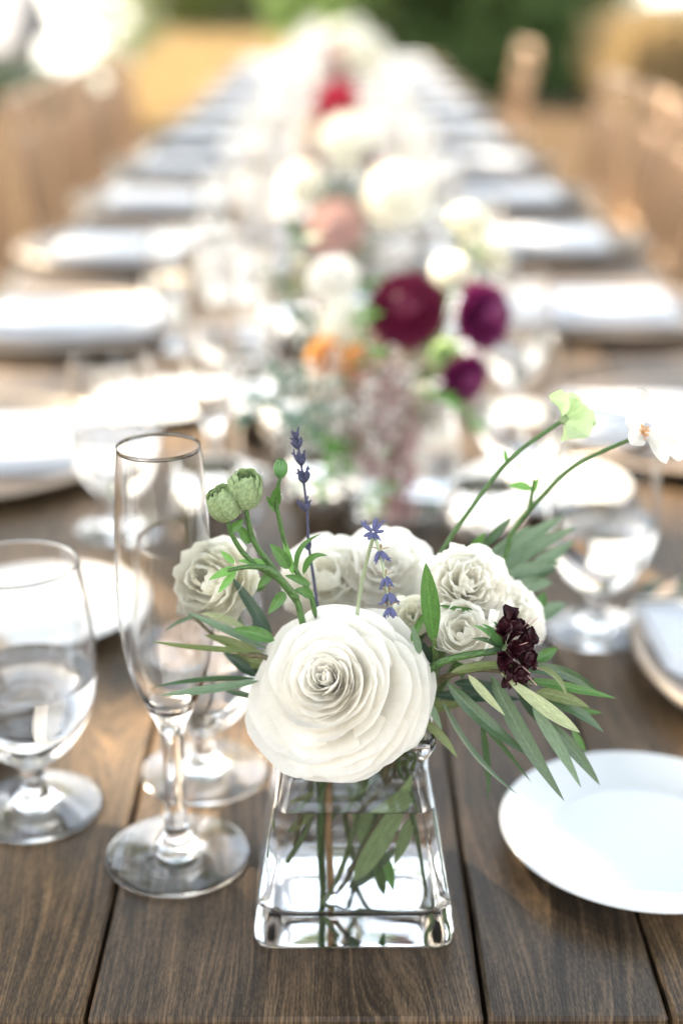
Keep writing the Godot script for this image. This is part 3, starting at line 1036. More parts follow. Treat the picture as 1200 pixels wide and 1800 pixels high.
func ranunculus() -> void:
	var at := Vector3(-0.0008, 0.8770, -0.5560)
	var o := thing("ranunculus_flower", "very large creamy white many petalled bloom hanging over the front of the square vase", "flower", at)
	var axis := Vector3(-0.30, 0.68, 0.72)
	var b := frame_on(axis, 0.4)
	var rings := []
	var radii := [0.0018, 0.0031, 0.0041, 0.0057, 0.0067, 0.0083, 0.0096, 0.0105, 0.0127, 0.0141, 0.0151, 0.0178, 0.0193, 0.0215]
	for i in radii.size():
		var r: float = radii[i]
		var t := r / 0.0222
		rings.append([r, 0.0180 - 0.0078 * t * t - 0.0035 * exp(-pow(r / 0.006, 2.0)) + 0.0006 * sin(i * 2.1), lerpf(78.0, 38.0, pow(t, 0.6)), 0.010 + 0.011 * t, [3, 3, 4, 3, 4, 5, 4, 5, 5, 4, 6, 5, 6, 5][i], lerpf(74.0, 58.0, t)])
	rings.append_array([[0.0252, 0.0082, 36, 0.022, 5, 60], [0.0295, 0.0040, 29, 0.024, 6, 52], [0.0318, 0.0004, 24, 0.024, 5, 56], [0.0345, -0.0045, 10, 0.025, 7, 50], [0.0350, -0.0078, 2, 0.026, 7, 54], [0.0362, -0.0098, -4, 0.026, 8, 47], [0.0352, -0.0120, -10, 0.026, 7, 56], [0.0362, -0.0155, -20, 0.026, 8, 47]])
	bloom(o, rings, b, Vector3.ZERO, 1.09, M.cream, "ranunculus", 0.00034, 0.12, 0.065)
	var heart := begin()
	ball_into(heart, b * Vector3(0, 0.002, 0), Vector3(0.0016, 0.007, 0.0016), b.y)
	part("centre", heart.commit(), M.olive_yellow, o)
	part("stem", tube([b * Vector3(0, -0.008, 0), b * Vector3(0, -0.03, 0) + Vector3(0, 0.004, 0), Vector3(-0.0068, 0.8041, -0.5830) - at, Vector3(-0.0055, 0.7379, -0.5920) - at], 0.0022, 0.0019, 20), M.bud_stem, o)


func rose(label: String, at: Vector3, way: Vector3, size: float, mat_: Material, foot: Vector3, spin := 0.0, open := 1.0, called := "white_rose", group := "white roses in the big vase", style := 0) -> Node3D:
	var o := thing(called, label, "flower", at, group)
	var b := frame_on(way, spin)
	var rings := []
	var many: int = [9, 10, 7][style]
	for i in many:
		var t := (i + 1.0) / many
		var tilt: float = [lerpf(80.0, 6.0, pow(t, 0.8)), lerpf(84.0, 20.0, pow(t, 1.3)), lerpf(86.0, 24.0, pow(t, 1.2))][style]
		rings.append([0.019 * pow(t, 0.85), 0.0120 - 0.0150 * pow(t, 2.0), tilt, [0.011, 0.011, 0.015][style] + 0.008 * t, [3 + int(i * 0.3), 4 + int(i * 0.45), 3 + int(i * 0.35)][style], lerpf(66.0, [46.0, 36.0, 56.0][style], t)])
	if open < 1.0:
		rings = rings.slice(0, many * 3 / 4)
	bloom(o, rings, b, Vector3.ZERO, size / 0.019, mat_, "rose_%d" % style, [0.0010, 0.0014, 0.0012][style], [0.24, 0.2, 0.3][style], 0.06)
	var cup := begin()
	ball_into(cup, b * Vector3(0, -0.011, 0) * size / 0.019, Vector3(0.0055, 0.005, 0.0055), b.y)
	for k in 5:
		var a := k * TAU / 5
		leaf_into(cup, b * Vector3(cos(a) * 0.004, -0.012, sin(a) * 0.004), b * Vector3(cos(a) * 0.019, -0.012, sin(a) * 0.019) * size / 0.019, 0.005, b.y * -0.003, b.y, 0.2, 6)
	part("sepal", cup.commit(), M.leaf_green, o)
	part("stem", tube([b * Vector3(0, -0.012, 0), b * Vector3(0, -0.03, 0).lerp((foot - at) * 0.5, 0.4), foot - at], 0.0022, 0.0018, 12), M.stem, o)
	return o


func front_roses() -> void:
	var neck := Vector3(0.008, 0.85, -0.588)
	rose("cream rose half hidden behind the thin green bud stems", Vector3(-0.0572, 0.9085, -0.6000), Vector3(-0.35, 0.5, 0.75), 0.0215, M.ivory, neck + Vector3(-0.012, -0.05, 0), 0.0, 1.0, "white_rose", "white roses in the big vase", 2)
	rose("white rose tucked low between the green bud stems and the huge cream bloom", Vector3(-0.0043, 0.8992, -0.6280), Vector3(-0.1, 0.65, 0.7), 0.0225, M.white, neck + Vector3(-0.006, -0.05, -0.01), 1.0, 1.0, "white_rose", "white roses in the big vase", 2)
	rose("broad white rose behind the drooping lavender sprig", Vector3(0.0252, 0.9012, -0.6280), Vector3(0.12, 0.65, 0.7), 0.0255, M.snow, neck + Vector3(0.0, -0.05, -0.012), 2.0, 1.0, "white_rose", "white roses in the big vase", 0)
	rose("frilly white rose above the upright dark green leaf", Vector3(0.0598, 0.9096, -0.5920), Vector3(0.15, 0.65, 0.7), 0.0215, M.white, neck + Vector3(0.012, -0.05, -0.006), 0.5, 1.0, "white_rose", "white roses in the big vase", 1)
	rose("white rose behind the dark maroon flower", Vector3(0.0796, 0.8893, -0.6050), Vector3(0.4, 0.6, 0.6), 0.0200, M.white, neck + Vector3(0.014, -0.05, -0.006), 2.6, 1.0, "white_rose", "white roses in the big vase", 1)
	var bud := rose("half open white rose with one outer petal curling away, left of the maroon flower".replace("left of", "beside"), Vector3(0.0559, 0.8952, -0.5720), Vector3(-0.1, 0.65, 0.75), 0.0185, M.white, neck + Vector3(0.01, -0.05, 0.0), 1.4, 0.5, "white_rose", "white roses in the big vase", 2)
	var q := petal_mesh(Vector2(0.002, -0.014), Vector2(0.016, -0.010), Vector2(0.0175, 0.012), 0.62, 0.0016, 2.0, 0.0016)
	part("petal", q, M.white, bud, Transform3D(frame_on(Vector3(-0.25, 0.95, 0.25), 2.75), Vector3(-0.002, 0, 0.002)))
	rose("small white rose low behind the upright dark green leaf", Vector3(0.0348, 0.8943, -0.5900), Vector3(-0.1, 0.5, 0.75), 0.0150, M.ivory, neck + Vector3(0.004, -0.05, 0.002), 0.2, 0.5)


func sprig(called: String, label: String, category: String, at: Vector3, group := "") -> Node3D:
	return thing(called, label, category, at, group)


func put_leaf(o: Node3D, a: Vector3, b: Vector3, width: float, mat_: String, sag := Vector3.ZERO, face := Vector3(0.1, 0.5, 0.85), fold := 0.25, blunt := 0.75) -> void:
	part("leaf", leaf(a - o.position, b - o.position, width, sag, face.normalized(), fold, blunt), M[mat_], o)


func whorl(at: Vector3, way: Vector3, size: float, count: int, spread: float) -> ArrayMesh:
	var st := begin()
	var b := frame_on(way, 0.6)
	size *= 1.2
	for k in count + 3:
		var a := TAU * k / (count + 3) + rng.randf_range(-0.35, 0.35)
		var d := (b * Vector3(cos(a) * spread * rng.randf_range(0.5, 1.3), 1.0, sin(a) * spread * rng.randf_range(0.5, 1.3))).normalized()
		var s := size * rng.randf_range(0.75, 1.15)
		ball_into(st, at + d * s * 0.62, Vector3(s * 0.19, s * 0.52, s * 0.19), d, 7)
		if k % 3:
			for j in 3:
				leaf_into(st, at + d * s * 1.05, at + d * s * 1.3 + Vector3(rng.randfn(), rng.randfn(), rng.randfn()) * s * 0.14, s * 0.16, Vector3.ZERO, Vector3(0.3, 0.5, 0.8), 0.3, 3, 1.0, 2)
	return st.commit()


func bracts(at: Vector3, size: float) -> ArrayMesh:
	var st := begin()
	for k in 4:
		var a := k * 1.6
		leaf_into(st, at, at + Vector3(cos(a), 0.35, sin(a)) * size, size * 0.35, Vector3(0, size * 0.1, 0), Vector3.UP, 0.2, 3, 0.75, 2)
	return st.commit()


func front_sprigs() -> void:
	var vase := make_vase("thick square glass vase with water, wider at its foot, under the huge cream bloom", Vector3(0.008, TOP, -0.5835))

	# olive branch drooping over the vase's shoulder
	var o := sprig("olive_branch", "olive branch drooping over the vase side, its long leaves before the bread plate", "branch", Vector3(0.0319, 0.8523, -0.5800))
	part("twig", tube([Vector3(-0.012, -0.05, -0.004), Vector3.ZERO, Vector3(0.0488, 0.8752, -0.5680) - o.position, Vector3(0.0686, 0.8827, -0.5600) - o.position, Vector3(0.0859, 0.8771, -0.5560) - o.position], 0.0020, 0.0007, 18), M.twig, o)
	put_leaf(o, Vector3(0.0530, 0.8692, -0.5740), Vector3(0.0779, 0.8631, -0.5800), 0.0052, "olive_deep")
	put_leaf(o, Vector3(0.0444, 0.8628, -0.5740), Vector3(0.0849, 0.8580, -0.5780), 0.0058, "olive_deep", Vector3(0, 0.001, 0))
	put_leaf(o, Vector3(0.0802, 0.8741, -0.5700), Vector3(0.0932, 0.8483, -0.5720), 0.0065, "olive_deep")
	put_leaf(o, Vector3(0.0373, 0.8561, -0.5740), Vector3(0.0604, 0.8558, -0.5800), 0.0050, "olive_yellow")
	put_leaf(o, Vector3(0.0895, 0.8795, -0.5750), Vector3(0.1002, 0.8838, -0.5800), 0.0055, "leaf_green")
	put_leaf(o, Vector3(0.0502, 0.8826, -0.5580), Vector3(0.0814, 0.8884, -0.5520), 0.0048, "olive_yellow", Vector3(0, 0.0022, 0.001), Vector3(0, 0.85, 0.5))
	put_leaf(o, Vector3(0.0820, 0.8801, -0.5660), Vector3(0.1190, 0.8637, -0.5720), 0.0056, "olive_dark", Vector3(0.002, 0.0042, 0))
	put_leaf(o, Vector3(0.0838, 0.8779, -0.5600), Vector3(0.1233, 0.8706, -0.5560), 0.0042, "leaf_green", Vector3(0, 0.0006, 0))
	put_leaf(o, Vector3(0.0881, 0.8730, -0.5580), Vector3(0.1118, 0.8661, -0.5560), 0.0056, "olive_yellow", Vector3(0, 0.0012, 0))
	put_leaf(o, Vector3(0.0921, 0.8691, -0.5620), Vector3(0.1189, 0.8535, -0.5560), 0.0052, "olive_dark", Vector3(0.001, 0.0015, 0))
	put_leaf(o, Vector3(0.1011, 0.8590, -0.5680), Vector3(0.1198, 0.8580, -0.5660), 0.0034, "leaf_green")
	put_leaf(o, Vector3(0.0467, 0.8680, -0.5600), Vector3(0.0809, 0.8267, -0.5480), 0.0042, "olive_dark", Vector3(-0.0028, -0.003, 0), Vector3(0.8, 0.5, 0.5))
	put_leaf(o, Vector3(0.0652, 0.8538, -0.5660), Vector3(0.0698, 0.8121, -0.5660), 0.0032, "olive_dark", Vector3(0.001, 0, 0))
	put_leaf(o, Vector3(0.0602, 0.8612, -0.5620), Vector3(0.0879, 0.8279, -0.5560), 0.0026, "olive_dark", Vector3(0.0, 0.001, 0), Vector3(-0.6, 0.4, 0.7))
	put_leaf(o, Vector3(0.0486, 0.8786, -0.5560), Vector3(0.0857, 0.8470, -0.5460), 0.0064, "olive_dark", Vector3(-0.0014, -0.0012, 0))
	put_leaf(o, Vector3(0.0864, 0.8664, -0.5560), Vector3(0.1089, 0.8299, -0.5480), 0.0058, "olive_grey", Vector3(0.0004, 0.0008, 0))
	put_leaf(o, Vector3(0.0942, 0.8565, -0.5600), Vector3(0.1180, 0.8288, -0.5520), 0.0060, "olive_dark", Vector3(0.0006, 0.0008, 0))
	put_leaf(o, Vector3(0.1062, 0.8499, -0.5640), Vector3(0.1128, 0.8402, -0.5620), 0.0032, "leaf_green")
	put_leaf(o, Vector3(0.0669, 0.8846, -0.5520), Vector3(0.1000, 0.8294, -0.5380), 0.0074, "olive_dark", Vector3(-0.0012, -0.001, 0), Vector3(0.2, 0.5, 0.85))
	put_leaf(o, Vector3(0.0882, 0.8863, -0.5560), Vector3(0.1001, 0.8739, -0.5500), 0.0036, "olive_yellow", Vector3(0.0022, 0.0016, 0), Vector3(0.6, 0.6, 0.5))
	put_leaf(o, Vector3(0.0569, 0.8856, -0.5500), Vector3(0.0729, 0.8688, -0.5440), 0.0038, "olive_pale", Vector3(0.0002, -0.0006, 0))
	put_leaf(o, Vector3(0.0708, 0.8874, -0.5480), Vector3(0.1044, 0.8649, -0.5360), 0.0062, "olive_pale", Vector3(0.0002, -0.0006, 0.001), Vector3(0.1, 0.5, 0.85), 0.25, 1.25)
	put_leaf(o, Vector3(0.0371, 0.8578, -0.5620), Vector3(0.0538, 0.8430, -0.5520), 0.0040, "olive_yellow", Vector3(0.0012, 0.0008, 0))
	put_leaf(o, Vector3(0.0401, 0.8681, -0.5600), Vector3(0.0468, 0.8562, -0.5540), 0.0034, "olive_grey")

	# olive tips behind on the far side, out of focus
	o = sprig("olive_branch", "pale grey green olive branch rising behind the frilly white rose", "branch", Vector3(0.0628, 0.8817, -0.6400))
	part("twig", tube([Vector3(-0.02, -0.06, 0), Vector3.ZERO, Vector3(0.0885, 0.8930, -0.6600) - o.position, Vector3(0.1167, 0.9036, -0.6800) - o.position], 0.0018, 0.0006, 14), M.twig, o)
	put_leaf(o, Vector3(0.0621, 0.9081, -0.6250), Vector3(0.0700, 0.9235, -0.6220), 0.0058, "leaf_green")
	put_leaf(o, Vector3(0.0701, 0.9124, -0.6300), Vector3(0.0830, 0.9279, -0.6300), 0.0042, "olive_dark")
	put_leaf(o, Vector3(0.0711, 0.9051, -0.6320), Vector3(0.0944, 0.9202, -0.6400), 0.0044, "olive_grey")
	put_leaf(o, Vector3(0.0730, 0.8957, -0.6400), Vector3(0.1130, 0.9172, -0.6600), 0.0086, "olive_grey", Vector3(0, 0.001, 0))
	put_leaf(o, Vector3(0.0784, 0.8923, -0.6450), Vector3(0.1213, 0.9092, -0.6650), 0.0068, "olive_grey", Vector3(0, 0.002, 0))
	put_leaf(o, Vector3(0.0755, 0.8969, -0.6400), Vector3(0.1019, 0.9107, -0.6550), 0.0080, "olive_grey")
	put_leaf(o, Vector3(0.0807, 0.8905, -0.6450), Vector3(0.1132, 0.8918, -0.6600), 0.0066, "olive_grey", Vector3(0, 0.001, 0))
	put_leaf(o, Vector3(0.0843, 0.8852, -0.6500), Vector3(0.1109, 0.8905, -0.6550), 0.0060, "olive_dark")
	put_leaf(o, Vector3(0.0866, 0.8837, -0.6450), Vector3(0.1087, 0.8830, -0.6550), 0.0082, "olive_grey", Vector3(0, 0.001, 0))
	put_leaf(o, Vector3(0.0971, 0.8693, -0.6400), Vector3(0.1153, 0.8737, -0.6500), 0.0078, "olive_grey", Vector3(0, 0.0008, 0))
	put_leaf(o, Vector3(0.0983, 0.8739, -0.6400), Vector3(0.1036, 0.8825, -0.6450), 0.0060, "leaf_green")
	put_leaf(o, Vector3(0.0932, 0.8896, -0.6500), Vector3(0.1212, 0.8998, -0.6700), 0.0070, "olive_grey")

	# leaves on the flute's side
	o = sprig("olive_branch", "slim olive branch reaching from behind the cream bloom towards the champagne flute", "branch", Vector3(-0.0287, 0.8764, -0.5800))
	part("twig", tube([Vector3(0.02, -0.035, -0.004), Vector3.ZERO, Vector3(-0.0419, 0.8782, -0.5850) - o.position, Vector3(-0.0551, 0.8844, -0.5900) - o.position, Vector3(-0.0651, 0.8948, -0.5900) - o.position], 0.0018, 0.0006, 14), M.twig, o)
	put_leaf(o, Vector3(-0.0311, 0.8839, -0.5780), Vector3(-0.0670, 0.9038, -0.5760), 0.0042, "olive_grey", Vector3(0, 0.0004, 0), Vector3(0.2, 0.8, 0.5))
	put_leaf(o, Vector3(-0.0308, 0.8858, -0.5720), Vector3(-0.0822, 0.8942, -0.5660), 0.0034, "olive_yellow", Vector3(0, -0.0012, 0), Vector3(0, 0.9, 0.3))
	put_leaf(o, Vector3(-0.0351, 0.8701, -0.5760), Vector3(-0.0829, 0.8682, -0.5720), 0.0030, "olive_dark", Vector3(0, 0.0018, 0), Vector3(0, 0.9, 0.4))
	put_leaf(o, Vector3(-0.0347, 0.8723, -0.5700), Vector3(-0.0789, 0.8684, -0.5640), 0.0042, "olive_grey", Vector3(0, -0.0006, 0), Vector3(0, 0.7, 0.6))
	put_leaf(o, Vector3(-0.0638, 0.8951, -0.5900), Vector3(-0.0790, 0.8871, -0.5900), 0.0018, "olive_dark", Vector3(0, 0.0012, 0))
	put_leaf(o, Vector3(-0.0276, 0.8914, -0.5720), Vector3(-0.0460, 0.8980, -0.5700), 0.0062, "leaf_green", Vector3(0, 0.001, 0))
	put_leaf(o, Vector3(-0.0292, 0.8868, -0.5850), Vector3(-0.0476, 0.9142, -0.5920), 0.0056, "olive_deep", Vector3(0, 0.0004, 0))
	put_leaf(o, Vector3(-0.0413, 0.8894, -0.5880), Vector3(-0.0617, 0.8974, -0.5880), 0.0034, "olive_pale", Vector3(0, 0.0016, 0))
	put_leaf(o, Vector3(-0.0353, 0.8781, -0.5840), Vector3(-0.0606, 0.8866, -0.5880), 0.0050, "olive_yellow", Vector3(0, 0.001, 0))
	put_leaf(o, Vector3(-0.0318, 0.8698, -0.5900), Vector3(-0.0526, 0.8737, -0.5940), 0.0060, "olive_yellow")
	put_leaf(o, Vector3(-0.0371, 0.8650, -0.5880), Vector3(-0.0533, 0.8776, -0.5920), 0.0048, "olive_deep")
	put_leaf(o, Vector3(-0.0368, 0.8586, -0.5800), Vector3(-0.0524, 0.8628, -0.5800), 0.0028, "olive_dark")
	put_leaf(o, Vector3(-0.0364, 0.8738, -0.5880), Vector3(-0.0468, 0.8912, -0.5940), 0.0046, "olive_pale")
	put_leaf(o, Vector3(-0.0316, 0.8815, -0.5900), Vector3(-0.0395, 0.8960, -0.5960), 0.0050, "olive_dark")
	put_leaf(o, Vector3(-0.0299, 0.8659, -0.5920), Vector3(-0.0456, 0.8673, -0.5980), 0.0062, "olive_deep")

	# the upright leaf and its small companions
	o = sprig("leafy_stem", "upright broad dark green leaf on a short stem in the middle of the bouquet", "stem", Vector3(0.0438, 0.8731, -0.5720))
	part("stem", tube([Vector3(-0.008, -0.05, -0.005), Vector3.ZERO, Vector3(0.0429, 0.8959, -0.5660) - o.position], 0.0018, 0.0012), M.stem, o)
	put_leaf(o, Vector3(0.0430, 0.8925, -0.5660), Vector3(0.0386, 0.9317, -0.5660), 0.0084, "leaf_green", Vector3(-0.0002, 0, 0.001), Vector3(0.25, 0.3, 0.9), 0.3, 0.95)
	put_leaf(o, Vector3(0.0366, 0.8905, -0.5600), Vector3(0.0325, 0.9063, -0.5580), 0.0034, "olive_grey")
	put_leaf(o, Vector3(0.0329, 0.8937, -0.5660), Vector3(0.0392, 0.9087, -0.5680), 0.0032, "leaf_green")
	put_leaf(o, Vector3(0.0452, 0.9071, -0.5750), Vector3(0.0664, 0.9035, -0.5780), 0.0030, "leaf_green", Vector3(0, -0.001, 0), Vector3(0, 0.9, 0.3))
	put_leaf(o, Vector3(0.0435, 0.8716, -0.5750), Vector3(0.0370, 0.8891, -0.5800), 0.0070, "olive_deep")

	lavender()
	bud_stems()
	tall_white_flowers()
	scabiosa()
	stems_in_water()


func lavender() -> void:
	var o := sprig("lavender_sprig", "lavender sprig bent over so that its blue whorls hang beside the huge cream bloom", "sprig", Vector3(0.0103, 0.9135, -0.5720), "lavender sprigs in the big vase")
	var q := o.position
	var top := Vector3(0.0160, 0.9474, -0.5600)
	part("stem", tube([Vector3(-0.006, -0.06, -0.01), Vector3.ZERO, Vector3(0.0133, 0.9326, -0.5660) - q, top - q], 0.0009, 0.0009, 12, 6), M.lavender_stem, o)
	part("stem", tube([top - q, Vector3(0.0186, 0.9394, -0.5560) - q, Vector3(0.0208, 0.9284, -0.5540) - q, Vector3(0.0231, 0.9156, -0.5520) - q], 0.0008, 0.0005, 12, 6), M.lavender_stem, o)
	part("whorl", whorl(Vector3(0.0157, 0.9479, -0.5600) - q, Vector3(0.1, 0.75, 0.55), 0.0042, 7, 2.6), M.lavender, o)
	part("whorl", whorl(Vector3(0.0184, 0.9413, -0.5570) - q, Vector3(0.15, -0.9, 0.3), 0.0042, 6, 0.75), M.lavender, o)
	part("whorl", whorl(Vector3(0.0208, 0.9301, -0.5550) - q, Vector3(0.15, -0.9, 0.3), 0.0036, 6, 0.7), M.lavender, o)
	part("whorl", whorl(Vector3(0.0221, 0.9232, -0.5540) - q, Vector3(0.1, -0.9, 0.3), 0.0042, 7, 0.75), M.lavender, o)
	part("whorl", whorl(Vector3(0.0228, 0.9172, -0.5520) - q, Vector3(0.1, -0.9, 0.3), 0.0038, 7, 0.7), M.lavender, o)
	for p in [Vector3(0.0186, 0.9410, -0.5565), Vector3(0.0208, 0.9303, -0.5545), Vector3(0.0221, 0.9234, -0.5535), Vector3(0.0228, 0.9179, -0.5515)]:
		part("bract", bracts(p - q, 0.0042), M.red_stem, o)
	o = sprig("lavender_sprig", "upright dark blue lavender sprig behind the green bud stems", "sprig", Vector3(-0.0090, 0.9029, -0.5900), "lavender sprigs in the big vase")
	q = o.position
	part("stem", tube([Vector3(0.004, -0.06, -0.006), Vector3.ZERO, Vector3(-0.0122, 0.9295, -0.5900) - q, Vector3(-0.0132, 0.9512, -0.5900) - q, Vector3(-0.0172, 0.9816, -0.5900) - q], 0.0008, 0.0005, 16, 6), M.lavender_dark, o)
	for w in [[Vector3(-0.0167, 0.9750, -0.5900), 0.0040], [Vector3(-0.0151, 0.9672, -0.5900), 0.0042], [Vector3(-0.0139, 0.9592, -0.5900), 0.0042], [Vector3(-0.0133, 0.9458, -0.5900), 0.0040], [Vector3(-0.0122, 0.9273, -0.5900), 0.0030]]:
		part("whorl", whorl(w[0] - q, Vector3(-0.15, 1, 0.05), w[1], 7, 0.55), M.lavender_dark, o)
	part("whorl", whorl(Vector3(-0.0172, 0.9790, -0.5900) - q, Vector3(-0.15, 1, 0.05), 0.0036, 6, 0.45), M.lavender_dark, o)


# a ribbed round bud
func ribbed_bud(at: Vector3, way: Vector3, r: float, tall: float) -> ArrayMesh:
	var st := begin()
	var b := frame_on(way)
	sheet(st, 40, 10, func(u: float, v: float) -> Vector3:
		var s := sin(v * PI * 0.93 + 0.05) * (1.0 + 0.10 * sin(u * TAU * 9.0) * v)
		return at + b * Vector3(s * cos(u * TAU) * r, (1.0 - cos(v * PI)) * tall * 0.5, s * sin(u * TAU) * r), true)
	for k in 9:
		var a := TAU * k / 9
		leaf_into(st, at + b * Vector3(cos(a) * r * 0.8, tall * 0.5, sin(a) * r * 0.8), at + b * Vector3(cos(a) * r * 0.5, tall * 1.12, sin(a) * r * 0.5), r * 0.5, b * Vector3(cos(a), 0, sin(a)) * r * 0.16, b * Vector3(cos(a), 0, sin(a)), 0.1, 4)
	return st.commit()


func bud_stems() -> void:
	var o := sprig("green_bud_stem", "bright green stem forking to two round pale green buds", "stem", Vector3(-0.0159, 0.9042, -0.5750), "green bud stems in the big vase")
	var q := o.position
	part("stem", tube([Vector3(0.005, -0.05, -0.005), Vector3.ZERO, Vector3(-0.0256, 0.9234, -0.5720) - q, Vector3(-0.0351, 0.9390, -0.5700) - q, Vector3(-0.0381, 0.9529, -0.5680) - q, Vector3(-0.0384, 0.9599, -0.5680) - q], 0.0017, 0.0010, 18), M.bud_stem, o)
	part("stem", tube([Vector3(-0.0239, 0.9207, -0.5720) - q, Vector3(-0.0372, 0.9310, -0.5700) - q, Vector3(-0.0442, 0.9425, -0.5680) - q, Vector3(-0.0469, 0.9537, -0.5660) - q], 0.0014, 0.0009, 14), M.bud_stem, o)
	var folded := [[0.0018, 0.0080, 100, 0.009, 3, 66], [0.0034, 0.0086, 98, 0.0095, 4, 58], [0.0048, 0.0080, 95, 0.0095, 5, 46], [0.0058, 0.0064, 90, 0.0085, 5, 44], [0.0064, 0.0040, 84, 0.0070, 6, 34]]
	bloom(o, folded, frame_on(Vector3(-0.35, 0.9, 0.25)), Vector3(-0.0470, 0.9581, -0.5660) - q, 1.0, M.bud, "bud", 0.0004, 0.3)
	bloom(o, folded, frame_on(Vector3(0.1, 0.95, 0.2), 1.0), Vector3(-0.0386, 0.9635, -0.5680) - q, 1.06, M.bud, "bud", 0.0004, 0.3)
	part("stem", tube([Vector3(-0.0177, 0.9128, -0.5700) - q, Vector3(-0.0277, 0.9278, -0.5650) - q, Vector3(-0.0368, 0.9314, -0.5620) - q, Vector3(-0.0464, 0.9305, -0.5600) - q], 0.0019, 0.0008, 14), M.bud_stem, o)
	put_leaf(o, Vector3(-0.0416, 0.9308, -0.5610), Vector3(-0.0546, 0.9268, -0.5580), 0.0036, "fresh", Vector3(0, 0.001, 0))
	put_leaf(o, Vector3(-0.0429, 0.9300, -0.5610), Vector3(-0.0509, 0.9198, -0.5600), 0.0032, "fresh")
	put_leaf(o, Vector3(-0.0435, 0.9335, -0.5610), Vector3(-0.0495, 0.9397, -0.5600), 0.0028, "fresh")
	put_leaf(o, Vector3(-0.0453, 0.9455, -0.5670), Vector3(-0.0394, 0.9519, -0.5660), 0.0040, "leaf_green")
	put_leaf(o, Vector3(-0.0371, 0.9390, -0.5700), Vector3(-0.0421, 0.9485, -0.5680), 0.0046, "leaf_green")
	put_leaf(o, Vector3(-0.0299, 0.9292, -0.5710), Vector3(-0.0425, 0.9318, -0.5680), 0.0030, "fresh")
	put_leaf(o, Vector3(-0.0277, 0.9225, -0.5740), Vector3(-0.0347, 0.9166, -0.5720), 0.0040, "leaf_green", Vector3(0, 0.001, 0))
	put_leaf(o, Vector3(-0.0228, 0.9143, -0.5740), Vector3(-0.0304, 0.9042, -0.5720), 0.0050, "leaf_green", Vector3(0.001, 0.001, 0))

	o = sprig("green_bud_stem", "thin bright green stem with a single pointed bud, beside the upright lavender", "stem", Vector3(-0.0099, 0.9044, -0.5800), "green bud stems in the big vase")
	q = o.position
	part("stem", tube([Vector3(0.004, -0.05, -0.005), Vector3.ZERO, Vector3(-0.0203, 0.9268, -0.5800) - q, Vector3(-0.0252, 0.9483, -0.5800) - q, Vector3(-0.0258, 0.9581, -0.5800) - q, Vector3(-0.0240, 0.9659, -0.5800) - q], 0.0014, 0.0008, 18), M.bud_stem, o)
	part("bud", ribbed_bud(Vector3(-0.0240, 0.9654, -0.5800) - q, Vector3(0.02, 1, 0.05), 0.0031, 0.0080), M.bud_green, o)
	put_leaf(o, Vector3(-0.0264, 0.9518, -0.5800), Vector3(-0.0244, 0.9630, -0.5780), 0.0046, "leaf_green", Vector3(-0.0006, 0, 0))
	put_leaf(o, Vector3(-0.0257, 0.9496, -0.5800), Vector3(-0.0303, 0.9570, -0.5800), 0.0030, "leaf_green")
	put_leaf(o, Vector3(-0.0145, 0.9212, -0.5770), Vector3(-0.0037, 0.9314, -0.5740), 0.0030, "leaf_green", Vector3(-0.0016, 0.0036, 0))
	put_leaf(o, Vector3(-0.0173, 0.9213, -0.5800), Vector3(-0.0062, 0.9395, -0.5800), 0.0024, "leaf_green", Vector3(-0.0040, 0.0018, 0))
	put_leaf(o, Vector3(-0.0207, 0.9240, -0.5770), Vector3(-0.0292, 0.9365, -0.5760), 0.0056, "leaf_green", Vector3(0.0006, 0, 0))
	put_leaf(o, Vector3(-0.0190, 0.9212, -0.5770), Vector3(-0.0236, 0.9390, -0.5800), 0.0030, "fresh")
	put_leaf(o, Vector3(-0.0115, 0.9157, -0.5770), Vector3(-0.0227, 0.9220, -0.5740), 0.0036, "leaf_green", Vector3(0, 0.001, 0))
	put_leaf(o, Vector3(-0.0103, 0.9102, -0.5770), Vector3(-0.0190, 0.9152, -0.5720), 0.0044, "leaf_green", Vector3(0, 0.0014, 0))


func loose_petal(a: Vector3, b: Vector3, width: float, face: Vector3, sag: Vector3) -> ArrayMesh:
	var st := begin()
	leaf_into(st, a, b, width, sag, face.normalized(), 0.35, 12, 1.9)
	return st.commit()


